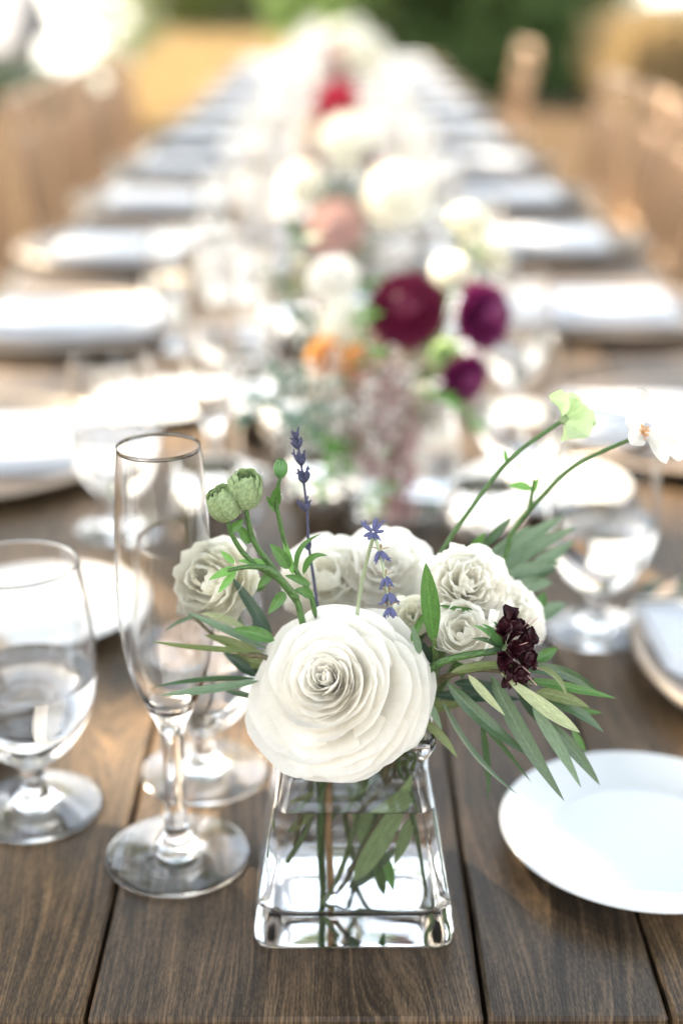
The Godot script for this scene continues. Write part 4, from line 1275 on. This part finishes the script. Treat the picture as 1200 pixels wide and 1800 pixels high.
func tall_white_flowers() -> void:
	var o := sprig("green_white_flower", "small pale green white flower on a long bare stem above the white roses", "flower", Vector3(0.0483, 0.9140, -0.6150))
	var q := o.position
	part("stem", tube([Vector3(-0.02, -0.09, 0.01), Vector3(-0.004, -0.02, 0.002), Vector3.ZERO, Vector3(0.0629, 0.9390, -0.6150) - q, Vector3(0.0798, 0.9626, -0.6150) - q, Vector3(0.1012, 0.9796, -0.6150) - q], 0.0013, 0.0010, 24), M.bud_stem, o)
	put_leaf(o, Vector3(0.0776, 0.9606, -0.6150), Vector3(0.0765, 0.9667, -0.6150), 0.0018, "fresh")
	var c := Vector3(0.1022, 0.9807, -0.6150)
	part("cup", ribbed_bud(c - q - Vector3(0.001, 0.001, 0), Vector3(0.8, 0.5, 0.1), 0.0024, 0.0040), M.bud, o)
	for s in [[Vector3(0.1110, 0.9790, -0.5950), 768, 0.02], [Vector3(0.1154, 0.9825, -0.6030), 745, 0.012], [Vector3(0.1126, 0.9876, -0.6150), 712, 0.0], [Vector3(0.1067, 0.9920, -0.6200), 690, -0.005], [Vector3(0.0996, 0.9968, -0.6090), 684, 0.006], [Vector3(0.1106, 0.9688, -0.6250), 770, -0.01], [Vector3(0.1177, 0.9792, -0.6270), 730, -0.012]]:
		var w: float = 0.0125
		part("petal", loose_petal(c - q, (s[0] as Vector3) - q, w, Vector3(-0.5, 0.6, 0.6 - s[2] * 30.0), Vector3(0.0006, -0.0004, 0)), M.green_white, o)

	o = sprig("white_windflower", "white flower with reflexed petals and yellow heart on a long bare stem", "flower", Vector3(0.0839, 0.9203, -0.6300))
	q = o.position
	part("stem", tube([Vector3(-0.04, -0.09, 0.02), Vector3(-0.006, -0.02, 0.002), Vector3.ZERO, Vector3(0.0950, 0.9370, -0.6280) - q, Vector3(0.1104, 0.9565, -0.6220) - q, Vector3(0.1347, 0.9720, -0.6150) - q], 0.0014, 0.0010, 24), M.bud_stem, o)
	part("stem", tube([Vector3(0.0912, 0.9327, -0.6280) - q, Vector3(0.0919, 0.9398, -0.6280) - q, Vector3(0.0926, 0.9478, -0.6280) - q], 0.0012, 0.0006), M.bud_stem, o)
	put_leaf(o, Vector3(0.0918, 0.9427, -0.6280), Vector3(0.0805, 0.9441, -0.6280), 0.0040, "fresh", Vector3(0, 0.001, 0), Vector3(0, 0.4, 0.9))
	put_leaf(o, Vector3(0.0919, 0.9404, -0.6280), Vector3(0.0947, 0.9489, -0.6280), 0.0028, "fresh")
	c = Vector3(0.1386, 0.9747, -0.6150)
	var heart := begin()
	for k in 14:
		var d := Vector3(sin(k * 2.4) * 0.8, cos(k * 1.7), 0.5 + 0.5 * sin(k * 1.1)).normalized() * 0.0034
		tube_into(heart, [c - q, c - q + d], 0.0003, 0.0003, 2, 4)
		ball_into(heart, c - q + d, Vector3(0.0007, 0.0007, 0.0007), Vector3.UP, 4)
	part("heart", heart.commit(), M.orange, o)
	for s in [[Vector3(0.1293, 0.9806, -0.6090), 745, 0.006, 0.0125], [Vector3(0.1317, 0.9720, -0.6050), 782, 0.01, 0.0095], [Vector3(0.1326, 0.9890, -0.6210), 700, -0.006, 0.006], [Vector3(0.1390, 0.9921, -0.6270), 682, -0.012, 0.0075], [Vector3(0.1552, 0.9733, -0.6110), 770, 0.004, 0.015], [Vector3(0.1483, 0.9631, -0.6050), 815, 0.01, 0.0085], [Vector3(0.1626, 0.9598, -0.6270), 800, -0.012, 0.013]]:
		part("petal", loose_petal(c - q, (s[0] as Vector3) - q, s[3], Vector3(0.3, 0.55, 0.75), Vector3(0.0, 0.0016, 0.001)), M.snow, o)


func scabiosa() -> void:
	var c := Vector3(0.0724, 0.8944, -0.5560)
	var o := sprig("maroon_scabiosa", "very dark maroon ruffled flower seen from the side, above the olive leaves", "flower", c)
	var axis := Vector3(0.90, 0.16, 0.30).normalized()
	var b := frame_on(axis)
	part("stem", tube([Vector3(0.0337, 0.8573, -0.5800) - c, Vector3(0.0397, 0.8785, -0.5660) - c, Vector3(0.0519, 0.8898, -0.5580) - c, Vector3.ZERO], 0.0019, 0.0016, 16), M.bud_stem, o)
	var cup := begin()
	ball_into(cup, b * Vector3(0, 0.0005, 0), Vector3(0.0024, 0.003, 0.0024), b.y)
	part("cup", cup.commit(), M.bud, o)
	for s in [[Vector3(0.0580, 0.9095, -0.5500), 1098], [Vector3(0.0619, 0.9100, -0.5500), 1096], [Vector3(0.0578, 0.9030, -0.5500), 1122], [Vector3(0.0667, 0.9111, -0.5500), 1092], [Vector3(0.0639, 0.8954, -0.5500), 1150], [Vector3(0.0730, 0.8878, -0.5500), 1178]]:
		part("sepal", leaf(Vector3.ZERO, (s[0] as Vector3) - c, 0.0026, Vector3(0.001, 0.002, 0.001), Vector3(0, 0.5, 0.85)), M.olive_dark if s[1] > 1110 else M.bud_green, o)
	for k in 34:
		var ring := k % 3
		var a := k * 2.399
		var open := [0.45, 0.95, 1.35][ring] as float
		var reach := [0.0135, 0.0150, 0.0165][ring] as float
		var d := (b * Vector3(cos(a) * sin(open), cos(open), sin(a) * sin(open))).normalized()
		d.y *= 1.12
		var p := d * reach * rng.randf_range(0.85, 1.08)
		for j in 3:
			var side := d.cross(Vector3(0.3, 0.5, 0.8)).normalized()
			var lift := d.cross(side)
			var tip := p + (side * cos(j * 2.1 + k) + lift * sin(j * 2.1 + k)) * 0.0038 + d * 0.0012
			part("petal", petal_lobe(p * 0.25, p * 0.8, tip, 0.0066, d, k + j * 5), M.maroon, o)
	for k in 7:
		var a := k * 0.9
		var d := (b * Vector3(cos(a) * 0.8, 0.75, sin(a) * 0.8)).normalized()
		part("stamen", tube([d * 0.006, d * 0.021], 0.0002, 0.0002, 2, 4), M.blush, o)


func petal_lobe(a: Vector3, m: Vector3, c: Vector3, width: float, face: Vector3, seed_: int) -> ArrayMesh:
	var st := begin()
	sheet(st, 6, 8, func(u: float, v: float) -> Vector3:
		var s := (u - 0.5) * 2.0
		var p := quad_bezier(a, m, c, v)
		var t := (quad_bezier(a, m, c, minf(v + 0.03, 1.0)) - quad_bezier(a, m, c, maxf(v - 0.03, 0.0))).normalized()
		var side := (face + Vector3(0.2, 0.1, 0.3)).cross(t).normalized()
		var up := t.cross(side)
		var w := width * 0.5 * (0.22 + 0.78 * smoothstep(0.35, 0.85, v)) * sqrt(maxf(0.0, 1.0 - pow(v, 7.0)))
		return p + side * s * w + up * (w * 0.5 * s * s + 0.0005 * sin(s * 6.0 + seed_) * v))
	return st.commit()


func stems_in_water() -> void:
	# cut stems and stray leaves that show through the glass; each belongs to a sprig of its own
	var ways := [
		[Vector3(-0.0085, 0.8122, -0.5900), Vector3(-0.0139, 0.7934, -0.5800), Vector3(-0.0234, 0.7778, -0.5750), "stem", 0.0017], [Vector3(-0.0125, 0.8137, -0.5850), Vector3(-0.0165, 0.8029, -0.5800), Vector3(-0.0194, 0.7840, -0.5800), "twig", 0.0016],
		[Vector3(0.0132, 0.8122, -0.5900), Vector3(0.0051, 0.7794, -0.5820), Vector3(-0.0073, 0.7486, -0.5750), "stem", 0.0016], [Vector3(0.0268, 0.8090, -0.5900), Vector3(0.0132, 0.7825, -0.5820), Vector3(-0.0004, 0.7563, -0.5780), "twig", 0.0015],
		[Vector3(-0.0044, 0.8091, -0.5900), Vector3(-0.0037, 0.7851, -0.5830), Vector3(-0.0026, 0.7563, -0.5780), "red_stem", 0.0021], [Vector3(0.0336, 0.8121, -0.5900), Vector3(0.0389, 0.7820, -0.5780), Vector3(0.0459, 0.7427, -0.5660), "stem", 0.0012],
		[Vector3(0.0295, 0.8153, -0.5900), Vector3(0.0353, 0.7983, -0.5820), Vector3(0.0400, 0.7742, -0.5800), "bud_stem", 0.0011], [Vector3(0.0024, 0.8015, -0.6050), Vector3(0.0067, 0.7706, -0.6050), Vector3(0.0139, 0.7369, -0.6050), "stem", 0.0016],
		[Vector3(0.0191, 0.8015, -0.6050), Vector3(0.0137, 0.7739, -0.6050), Vector3(0.0024, 0.7438, -0.6050), "bud_stem", 0.0016],
	]
	var words := ["mossy cut stem leaning to the flute side under water", "short brown cut twig by the vase wall under water", "long green cut stem reaching the vase floor", "thin brown twig crossing the other stems under water", "reddish cut stem standing in the vase middle", "thin green stem reaching the vase corner on the plate side", "short bright green stem near the plate side vase wall", "green stem at the back of the vase water", "bright green stem crossing at the back of the vase water"]
	for k in ways.size():
		var w: Array = ways[k]
		var o := sprig("cut_stem", words[k], "stem", w[0])
		part("stem", tube([Vector3(0, 0.02, -0.002), Vector3.ZERO, w[1] - w[0], w[2] - w[0]], w[4], w[4] * 0.8, 14), M[w[3]], o)
		if k == 0:
			put_leaf(o, Vector3(-0.0233, 0.7916, -0.5780), Vector3(-0.0084, 0.8044, -0.5800), 0.0040, "olive_yellow")
		if k == 2:
			put_leaf(o, Vector3(0.0082, 0.7728, -0.5660), Vector3(0.0358, 0.8258, -0.5700), 0.0098, "sage", Vector3(0.0006, -0.001, 0))
			put_leaf(o, Vector3(0.0056, 0.7633, -0.5750), Vector3(0.0295, 0.7838, -0.5800), 0.0062, "olive_dark")
		if k == 3:
			put_leaf(o, Vector3(0.0208, 0.7807, -0.5800), Vector3(0.0224, 0.7598, -0.5720), 0.0062, "leaf_green", Vector3(-0.001, 0, 0))
			put_leaf(o, Vector3(0.0231, 0.7775, -0.5800), Vector3(0.0267, 0.7651, -0.5700), 0.0048, "fresh")
		if k == 6:
			put_leaf(o, Vector3(0.0353, 0.7983, -0.5820), Vector3(0.0268, 0.7740, -0.5780), 0.0062, "sage")
		if k == 7:
			put_leaf(o, Vector3(0.0134, 0.8125, -0.6000), Vector3(0.0114, 0.7739, -0.6000), 0.0110, "sage")
			put_leaf(o, Vector3(-0.0045, 0.8125, -0.6000), Vector3(-0.0018, 0.7869, -0.6000), 0.0100, "leaf_green")
			put_leaf(o, Vector3(0.0274, 0.8126, -0.6050), Vector3(0.0137, 0.7771, -0.6050), 0.0080, "olive_dark")


func dahlia_mesh() -> ArrayMesh:
	# a ball of small rolled petals, too many and too blurred in the picture to pick apart
	var st := begin()
	ball_into(st, Vector3(0, 0.2, 0), Vector3(0.5, 0.5, 0.5), Vector3.UP, 10)
	for k in 210:
		var f := (k + 0.5) / 210.0
		var open := acos(1.0 - f * 1.45)
		var a := k * 2.39996
		var d := Vector3(cos(a) * sin(open), cos(open), sin(a) * sin(open))
		var out := Vector3(cos(a), 0, sin(a))
		var tip := d * (0.78 + 0.2 * f + 0.10 * sin(k * 7.3)) + out * 0.10 * f + Vector3(0, 0.10 * f, 0)
		tip.y *= 0.78
		leaf_into(st, d * 0.25, tip, 0.17 + 0.15 * f, -d * 0.02, Vector3(-out.x, 1.2, -out.z).normalized(), 0.5, 5, 1.5)
	return st.commit()


func flower_on(called: String, label: String, at: Vector3, way: Vector3, r: float, kind: String, mat_: Material, foot: Vector3, group: String) -> void:
	if kind == "rose":
		rose(label, at, way, r, mat_, foot, rng.randf() * 6.0, 1.0, called, group)
		return
	var o := thing(called, label, "flower", at, group)
	if not shared.has("dahlia"):
		shared.dahlia = dahlia_mesh()
	part("bloom", shared.dahlia, mat_, o, Transform3D(frame_on(way, rng.randf() * 6.0).scaled_local(Vector3.ONE * r), Vector3.ZERO))
	part("stem", tube([-way.normalized() * r * 0.3, (foot - at) * 0.4 - way.normalized() * r * 0.6, foot - at], 0.0024, 0.002, 10), M.stem, o)


func spray(called: String, label: String, category: String, foot: Vector3, points: Array, size: float, mat_: String, count: int, group := "") -> void:
	var o := thing(called, label, category, foot, group)
	var rel := []
	for p in points:
		rel.append(p - foot)
	part("stem", tube([Vector3.ZERO] + rel, 0.0018, 0.0008, 14), M.stem, o)
	var c := curve(rel, 60)
	if mat_ == "filler":
		var tiny := begin()
		for k in count:
			var t := (k + 1.0) / count
			var a := c[int(t * 60)]
			var p := a + Vector3(rng.randfn(), rng.randfn() + 0.4, rng.randfn()) * size * 0.45
			tube_into(tiny, [a, p], 0.0003, 0.0003, 1, 4)
			for j in 4:
				leaf_into(tiny, p, p + Vector3(rng.randfn(), 0.5 + rng.randf(), rng.randfn()).normalized() * 0.0045, 0.0032, Vector3.ZERO, Vector3(rng.randfn(), 1, 1).normalized(), 0.2, 3, 0.75, 2)
		part("foliage", tiny.commit(), M.snow, o)
		return
	if mat_ == "astilbe":
		var st := begin()
		for k in count:
			var t := float(k) / count
			var p := c[int(t * 60)] + Vector3(rng.randfn(), rng.randfn(), rng.randfn()) * size * 0.5 * (1.1 - 0.6 * t)
			ball_into(st, p, Vector3.ONE * size * rng.randf_range(0.05, 0.11), Vector3.UP, 4)
		part("foliage", st.commit(), M.astilbe, o)
		return
	for k in count:
		var t := (k + 0.6) / count
		var a := c[int(t * 60)]
		var way := Vector3(rng.randfn(), rng.randf_range(-0.3, 0.8), rng.randfn()).normalized()
		part("leaf", leaf(a, a + way * size * rng.randf_range(0.8, 1.2), size * 0.36, Vector3(0, size * 0.08, 0), Vector3(0, 0.8, 0.5)), M[mat_], o)


func far_arrangements() -> void:
	var second := Vector3(0.062, TOP, -1.130)
	make_vase("square glass vase under the dark burgundy dahlias", second)
	var neck := second + Vector3(0, 0.06, 0)
	var g := "flowers in the second vase"
	flower_on("burgundy_dahlia", "round dark burgundy dahlia facing the camera, biggest dark flower on the table", Vector3(0.0538, 0.9283, -1.0700), Vector3(-0.12, 0.45, 0.9), 0.0300, "dahlia", M.burgundy, neck, g)
	flower_on("burgundy_dahlia", "dark plum dahlia turned aside, next to the round burgundy one", Vector3(0.1143, 0.9193, -1.0900), Vector3(0.65, 0.25, 0.65), 0.0280, "dahlia", M.plum, neck, g)
	flower_on("burgundy_dahlia", "small dark plum dahlia hanging lowest of the dark three", Vector3(0.0984, 0.8772, -1.0600), Vector3(0.5, -0.2, 0.8), 0.0210, "dahlia", M.plum, neck, g)
	flower_on("white_dahlia", "bright white dahlia beside the round burgundy one, touched by sun", Vector3(-0.0023, 0.9423, -1.1200), Vector3(-0.2, 0.7, 0.6), 0.0215, "dahlia", M.snow, neck, g)
	flower_on("white_dahlia", "cream dahlia under the bright white one and over the orange rose", Vector3(0.0044, 0.9102, -1.1000), Vector3(-0.5, 0.4, 0.7), 0.0205, "dahlia", M.ivory, neck, g)
	flower_on("orange_rose", "orange rose low beside the burgundy dahlia", Vector3(-0.0108, 0.8878, -1.0800), Vector3(-0.6, 0.3, 0.7), 0.0190, "rose", M.orange, neck, g)
	flower_on("orange_rose", "small peach orange rose under the cream dahlia", Vector3(0.0175, 0.8859, -1.0700), Vector3(-0.1, 0.3, 0.9), 0.0170, "rose", M.orange, neck, g)
	flower_on("peach_rose", "pale peach rose lowest beneath the orange ones", Vector3(-0.0045, 0.8660, -1.0600), Vector3(-0.5, 0.2, 0.8), 0.0170, "rose", M.peach, neck, g)
	flower_on("white_rose", "cream white rose high above the plum dahlia", Vector3(0.1083, 0.9805, -1.1600), Vector3(0.3, 0.8, 0.5), 0.0200, "rose", M.ivory, neck, g)
	flower_on("white_rose", "cream white rose between and above the two dark dahlias", Vector3(0.0931, 0.9470, -1.1300), Vector3(0.2, 0.8, 0.5), 0.0190, "rose", M.white, neck, g)
	flower_on("white_rose", "cream rose farther out above the plum dahlia", Vector3(0.1291, 0.9551, -1.1600), Vector3(0.5, 0.7, 0.4), 0.0180, "rose", M.ivory, neck, g)
	flower_on("green_bloom", "small pale green flower under the two dark dahlias", Vector3(0.0856, 0.8926, -1.0700), Vector3(0.2, 0.1, 0.9), 0.0130, "rose", M.green_white, neck, g)
	flower_on("green_bloom", "small pale green flower on the stem below the burgundy dahlia", Vector3(0.0681, 0.8613, -1.0600), Vector3(0.1, 0.1, 0.9), 0.0120, "rose", M.ivory, neck, g)
	spray("green_sprig", "fresh green sprig poking up above the plum dahlia", "sprig", neck, [Vector3(0.0968, 0.9242, -1.1400), Vector3(0.1081, 0.9593, -1.1500)], 0.016, "fresh", 7)
	spray("green_sprig", "fresh green sprig beside the top of the burgundy dahlia", "sprig", neck, [Vector3(0.0365, 0.9008, -1.1200), Vector3(0.0273, 0.9379, -1.1300)], 0.020, "leaf_green", 7)
	spray("amaranth_spray", "dusky pink tassel hanging low in front of the second vase", "flower", neck, [Vector3(0.0392, 0.8840, -1.0600), Vector3(0.0429, 0.8522, -1.0300), Vector3(0.0472, 0.8192, -1.0200), Vector3(0.0495, 0.7838, -1.0100)], 0.024, "astilbe", 520)
	spray("amaranth_spray", "dusky pink tassel leaning over the blue grey leaves", "flower", neck, [Vector3(0.0303, 0.8688, -1.0500), Vector3(0.0233, 0.8553, -1.0200), Vector3(0.0273, 0.8217, -1.0000)], 0.020, "astilbe", 260)
	spray("eucalyptus_sprig", "blue grey leafy sprig arching towards the flutes from the second vase", "sprig", neck, [Vector3(0.0043, 0.8614, -1.0600), Vector3(-0.0303, 0.8717, -1.0400), Vector3(-0.0646, 0.8546, -1.0300)], 0.030, "blue_leaf", 12)
	spray("green_sprig", "bright green feathery sprig below the blue grey leaves", "sprig", neck, [Vector3(0.0260, 0.8309, -1.0400), Vector3(0.0041, 0.8329, -1.0200), Vector3(-0.0170, 0.8462, -1.0000)], 0.018, "fresh", 16)
	for k in 5:
		var tip: Vector3 = [Vector3(-0.0129, 0.8554, -1.0200), Vector3(-0.0297, 0.8396, -1.0000), Vector3(0.0039, 0.8154, -0.9800), Vector3(0.0208, 0.8527, -1.0000), Vector3(-0.0433, 0.8673, -1.0400)][k]
		spray("filler_sprig", ["airy white filler flowers above the lavender", "airy white filler flowers low behind the upright lavender", "airy white filler flowers in front of the second vase", "airy white filler flowers beside the pink tassel", "airy white filler flowers under the blue grey leaves"][k], "sprig", neck, [neck.lerp(tip, 0.5) + Vector3(0, 0.03, 0), tip], 0.030, "filler", 70)
	spray("eucalyptus_sprig", "second blue grey leafy sprig, lower, in front of the second vase", "sprig", neck, [Vector3(0.0215, 0.8537, -1.0400), Vector3(-0.0044, 0.8606, -1.0100), Vector3(-0.0375, 0.8560, -0.9900)], 0.026, "blue_leaf", 14)
	spray("green_sprig", "light green sprig spilling over the second vase towards the lavender", "sprig", neck, [Vector3(0.0214, 0.8432, -1.0300), Vector3(0.0040, 0.8217, -1.0000), Vector3(-0.0126, 0.8235, -0.9700)], 0.020, "fresh", 16)
	spray("green_sprig", "bright green sprig hanging between the pink tassels", "sprig", neck, [Vector3(0.0322, 0.8387, -1.0300), Vector3(0.0319, 0.8182, -1.0100), Vector3(0.0339, 0.7991, -1.0000)], 0.016, "fresh", 12)
	spray("green_sprig", "yellow green leafy sprig between the orange roses and the burgundy dahlia", "sprig", neck, [Vector3(0.0305, 0.8795, -1.0600), Vector3(0.0214, 0.9089, -1.0500), Vector3(0.0150, 0.9328, -1.0600)], 0.020, "fresh", 9)
	spray("green_sprig", "yellow green leafy sprig under the small plum dahlia", "sprig", neck, [Vector3(0.0776, 0.8671, -1.0400), Vector3(0.0891, 0.8641, -1.0200), Vector3(0.1004, 0.8526, -1.0000)], 0.018, "fresh", 10)
	spray("eucalyptus_sprig", "tall dark blue grey leaf sprig standing behind the white dahlia", "sprig", neck, [Vector3(-0.0218, 0.8766, -1.1800), Vector3(-0.0437, 0.9163, -1.2000), Vector3(-0.0364, 0.9611, -1.2200)], 0.036, "blue_leaf", 8)

	var third := Vector3(0.035, TOP, -1.86)
	make_vase("square glass vase of cream and blush flowers, third from the near end", third)
	neck = third + Vector3(0, 0.06, 0)
	g = "flowers in the third vase"
	flower_on("cream_dahlia", "wide cream dahlia facing the camera in the third vase", Vector3(0.0791, 0.9048, -1.8200), Vector3(0.2, 0.5, 0.8), 0.042, "dahlia", M.ivory, neck, g)
	flower_on("cream_dahlia", "cream dahlia at the house side of the third vase", Vector3(-0.0438, 0.9135, -1.8600), Vector3(-0.5, 0.5, 0.7), 0.031, "dahlia", M.ivory, neck, g)
	flower_on("blush_dahlia", "dusky blush pink dahlia low in the third vase", Vector3(0.0001, 0.8722, -1.7800), Vector3(-0.3, 0.3, 0.9), 0.034, "dahlia", M.blush, neck, g)
	flower_on("burgundy_rose", "small dark burgundy flower beside the cream one, house side", Vector3(-0.0246, 0.9325, -1.9200), Vector3(-0.3, 0.5, 0.8), 0.014, "dahlia", M.plum, neck, g)
	flower_on("burgundy_rose", "small dark burgundy flower above the wide cream dahlia", Vector3(0.0505, 0.9384, -1.9200), Vector3(0.3, 0.5, 0.8), 0.014, "dahlia", M.plum, neck, g)
	flower_on("cream_dahlia", "cream dahlia topmost in the third vase between the small burgundy ones", Vector3(0.0169, 0.9570, -1.9500), Vector3(0, 0.6, 0.8), 0.042, "dahlia", M.ivory, neck, g)
	spray("eucalyptus_sprig", "blue grey sprig at the top of the third vase", "sprig", neck, [Vector3(-0.0075, 0.8522, -1.9000), Vector3(-0.0112, 0.8940, -1.9200), Vector3(0.0078, 0.8986, -1.9400)], 0.030, "blue_leaf", 8)
	spray("green_sprig", "yellow green sprig low at the side of the third vase", "sprig", neck, [Vector3(-0.0217, 0.8113, -1.8000), Vector3(-0.0499, 0.7907, -1.7600)], 0.03, "olive_yellow", 10)

	var fourth := Vector3(0.02, TOP, -3.0)
	make_vase("square glass vase under the red dahlia", fourth)
	neck = fourth + Vector3(0, 0.06, 0)
	g = "flowers in the fourth vase"
	flower_on("red_dahlia", "crimson red dahlia, only red bloom far down the table", Vector3(0.0028, 0.9229, -2.9800), Vector3(-0.1, 0.4, 0.9), 0.046, "dahlia", M.red, neck, g)
	flower_on("cream_dahlia", "cream dahlia beside and under the crimson one", Vector3(0.0582, 0.8839, -2.9800), Vector3(0.4, 0.4, 0.8), 0.044, "dahlia", M.ivory, neck, g)
	flower_on("cream_dahlia", "pale cream dahlia topmost above the crimson one", Vector3(0.0588, 1.0124, -3.0500), Vector3(0.3, 0.7, 0.6), 0.050, "dahlia", M.ivory, neck, g)
	flower_on("blush_dahlia", "blush pink dahlia above the crimson one", Vector3(0.0124, 1.0108, -3.0800), Vector3(-0.3, 0.6, 0.7), 0.040, "dahlia", M.blush, neck, g)
	flower_on("blush_dahlia", "pale blush dahlia at the house side of the crimson one", Vector3(-0.0514, 0.8580, -2.9600), Vector3(-0.5, 0.3, 0.8), 0.040, "dahlia", M.peach, neck, g)
	spray("green_sprig", "green sprig beneath the crimson dahlia", "sprig", neck, [Vector3(0.0233, 0.8366, -2.9500), Vector3(0.0118, 0.8832, -2.9300)], 0.045, "leaf_green", 8)

	for n in 2:
		var far := Vector3(0.02, TOP, -4.4 - 1.5 * n)
		make_vase(["square glass vase of pale flowers beyond the crimson dahlia", "farthest square glass vase of pale flowers"][n], far)
		neck = far + Vector3(0, 0.06, 0)
		g = ["flowers in the fifth vase", "flowers in the farthest vase"][n]
		var names := ["house side", "middle", "golden bank side"]
		for k in 3:
			flower_on("white_dahlia", "pale white dahlia in the %s, %s" % [["fifth vase", "farthest vase"][n], names[k]], far + Vector3(-0.07 + 0.07 * k, 0.16 + 0.03 * (k % 2), 0.03), Vector3(-0.4 + 0.4 * k, 0.5, 0.7), 0.05, "dahlia", M.snow if k != 1 else M.ivory, neck, g)
		flower_on("plum_dahlia", "dark plum dahlia in the %s" % ["fifth vase", "farthest vase"][n], far + Vector3(0.03, 0.12, 0.07), Vector3(0.2, 0.3, 0.9), 0.035, "dahlia", M.burgundy, neck, g)
		spray("green_sprig", "green sprig in the %s" % ["fifth vase", "farthest vase"][n], "sprig", neck, [far + Vector3(0.04, 0.14, 0), far + Vector3(0.1, 0.2, 0)], 0.06, "leaf_green", 9)
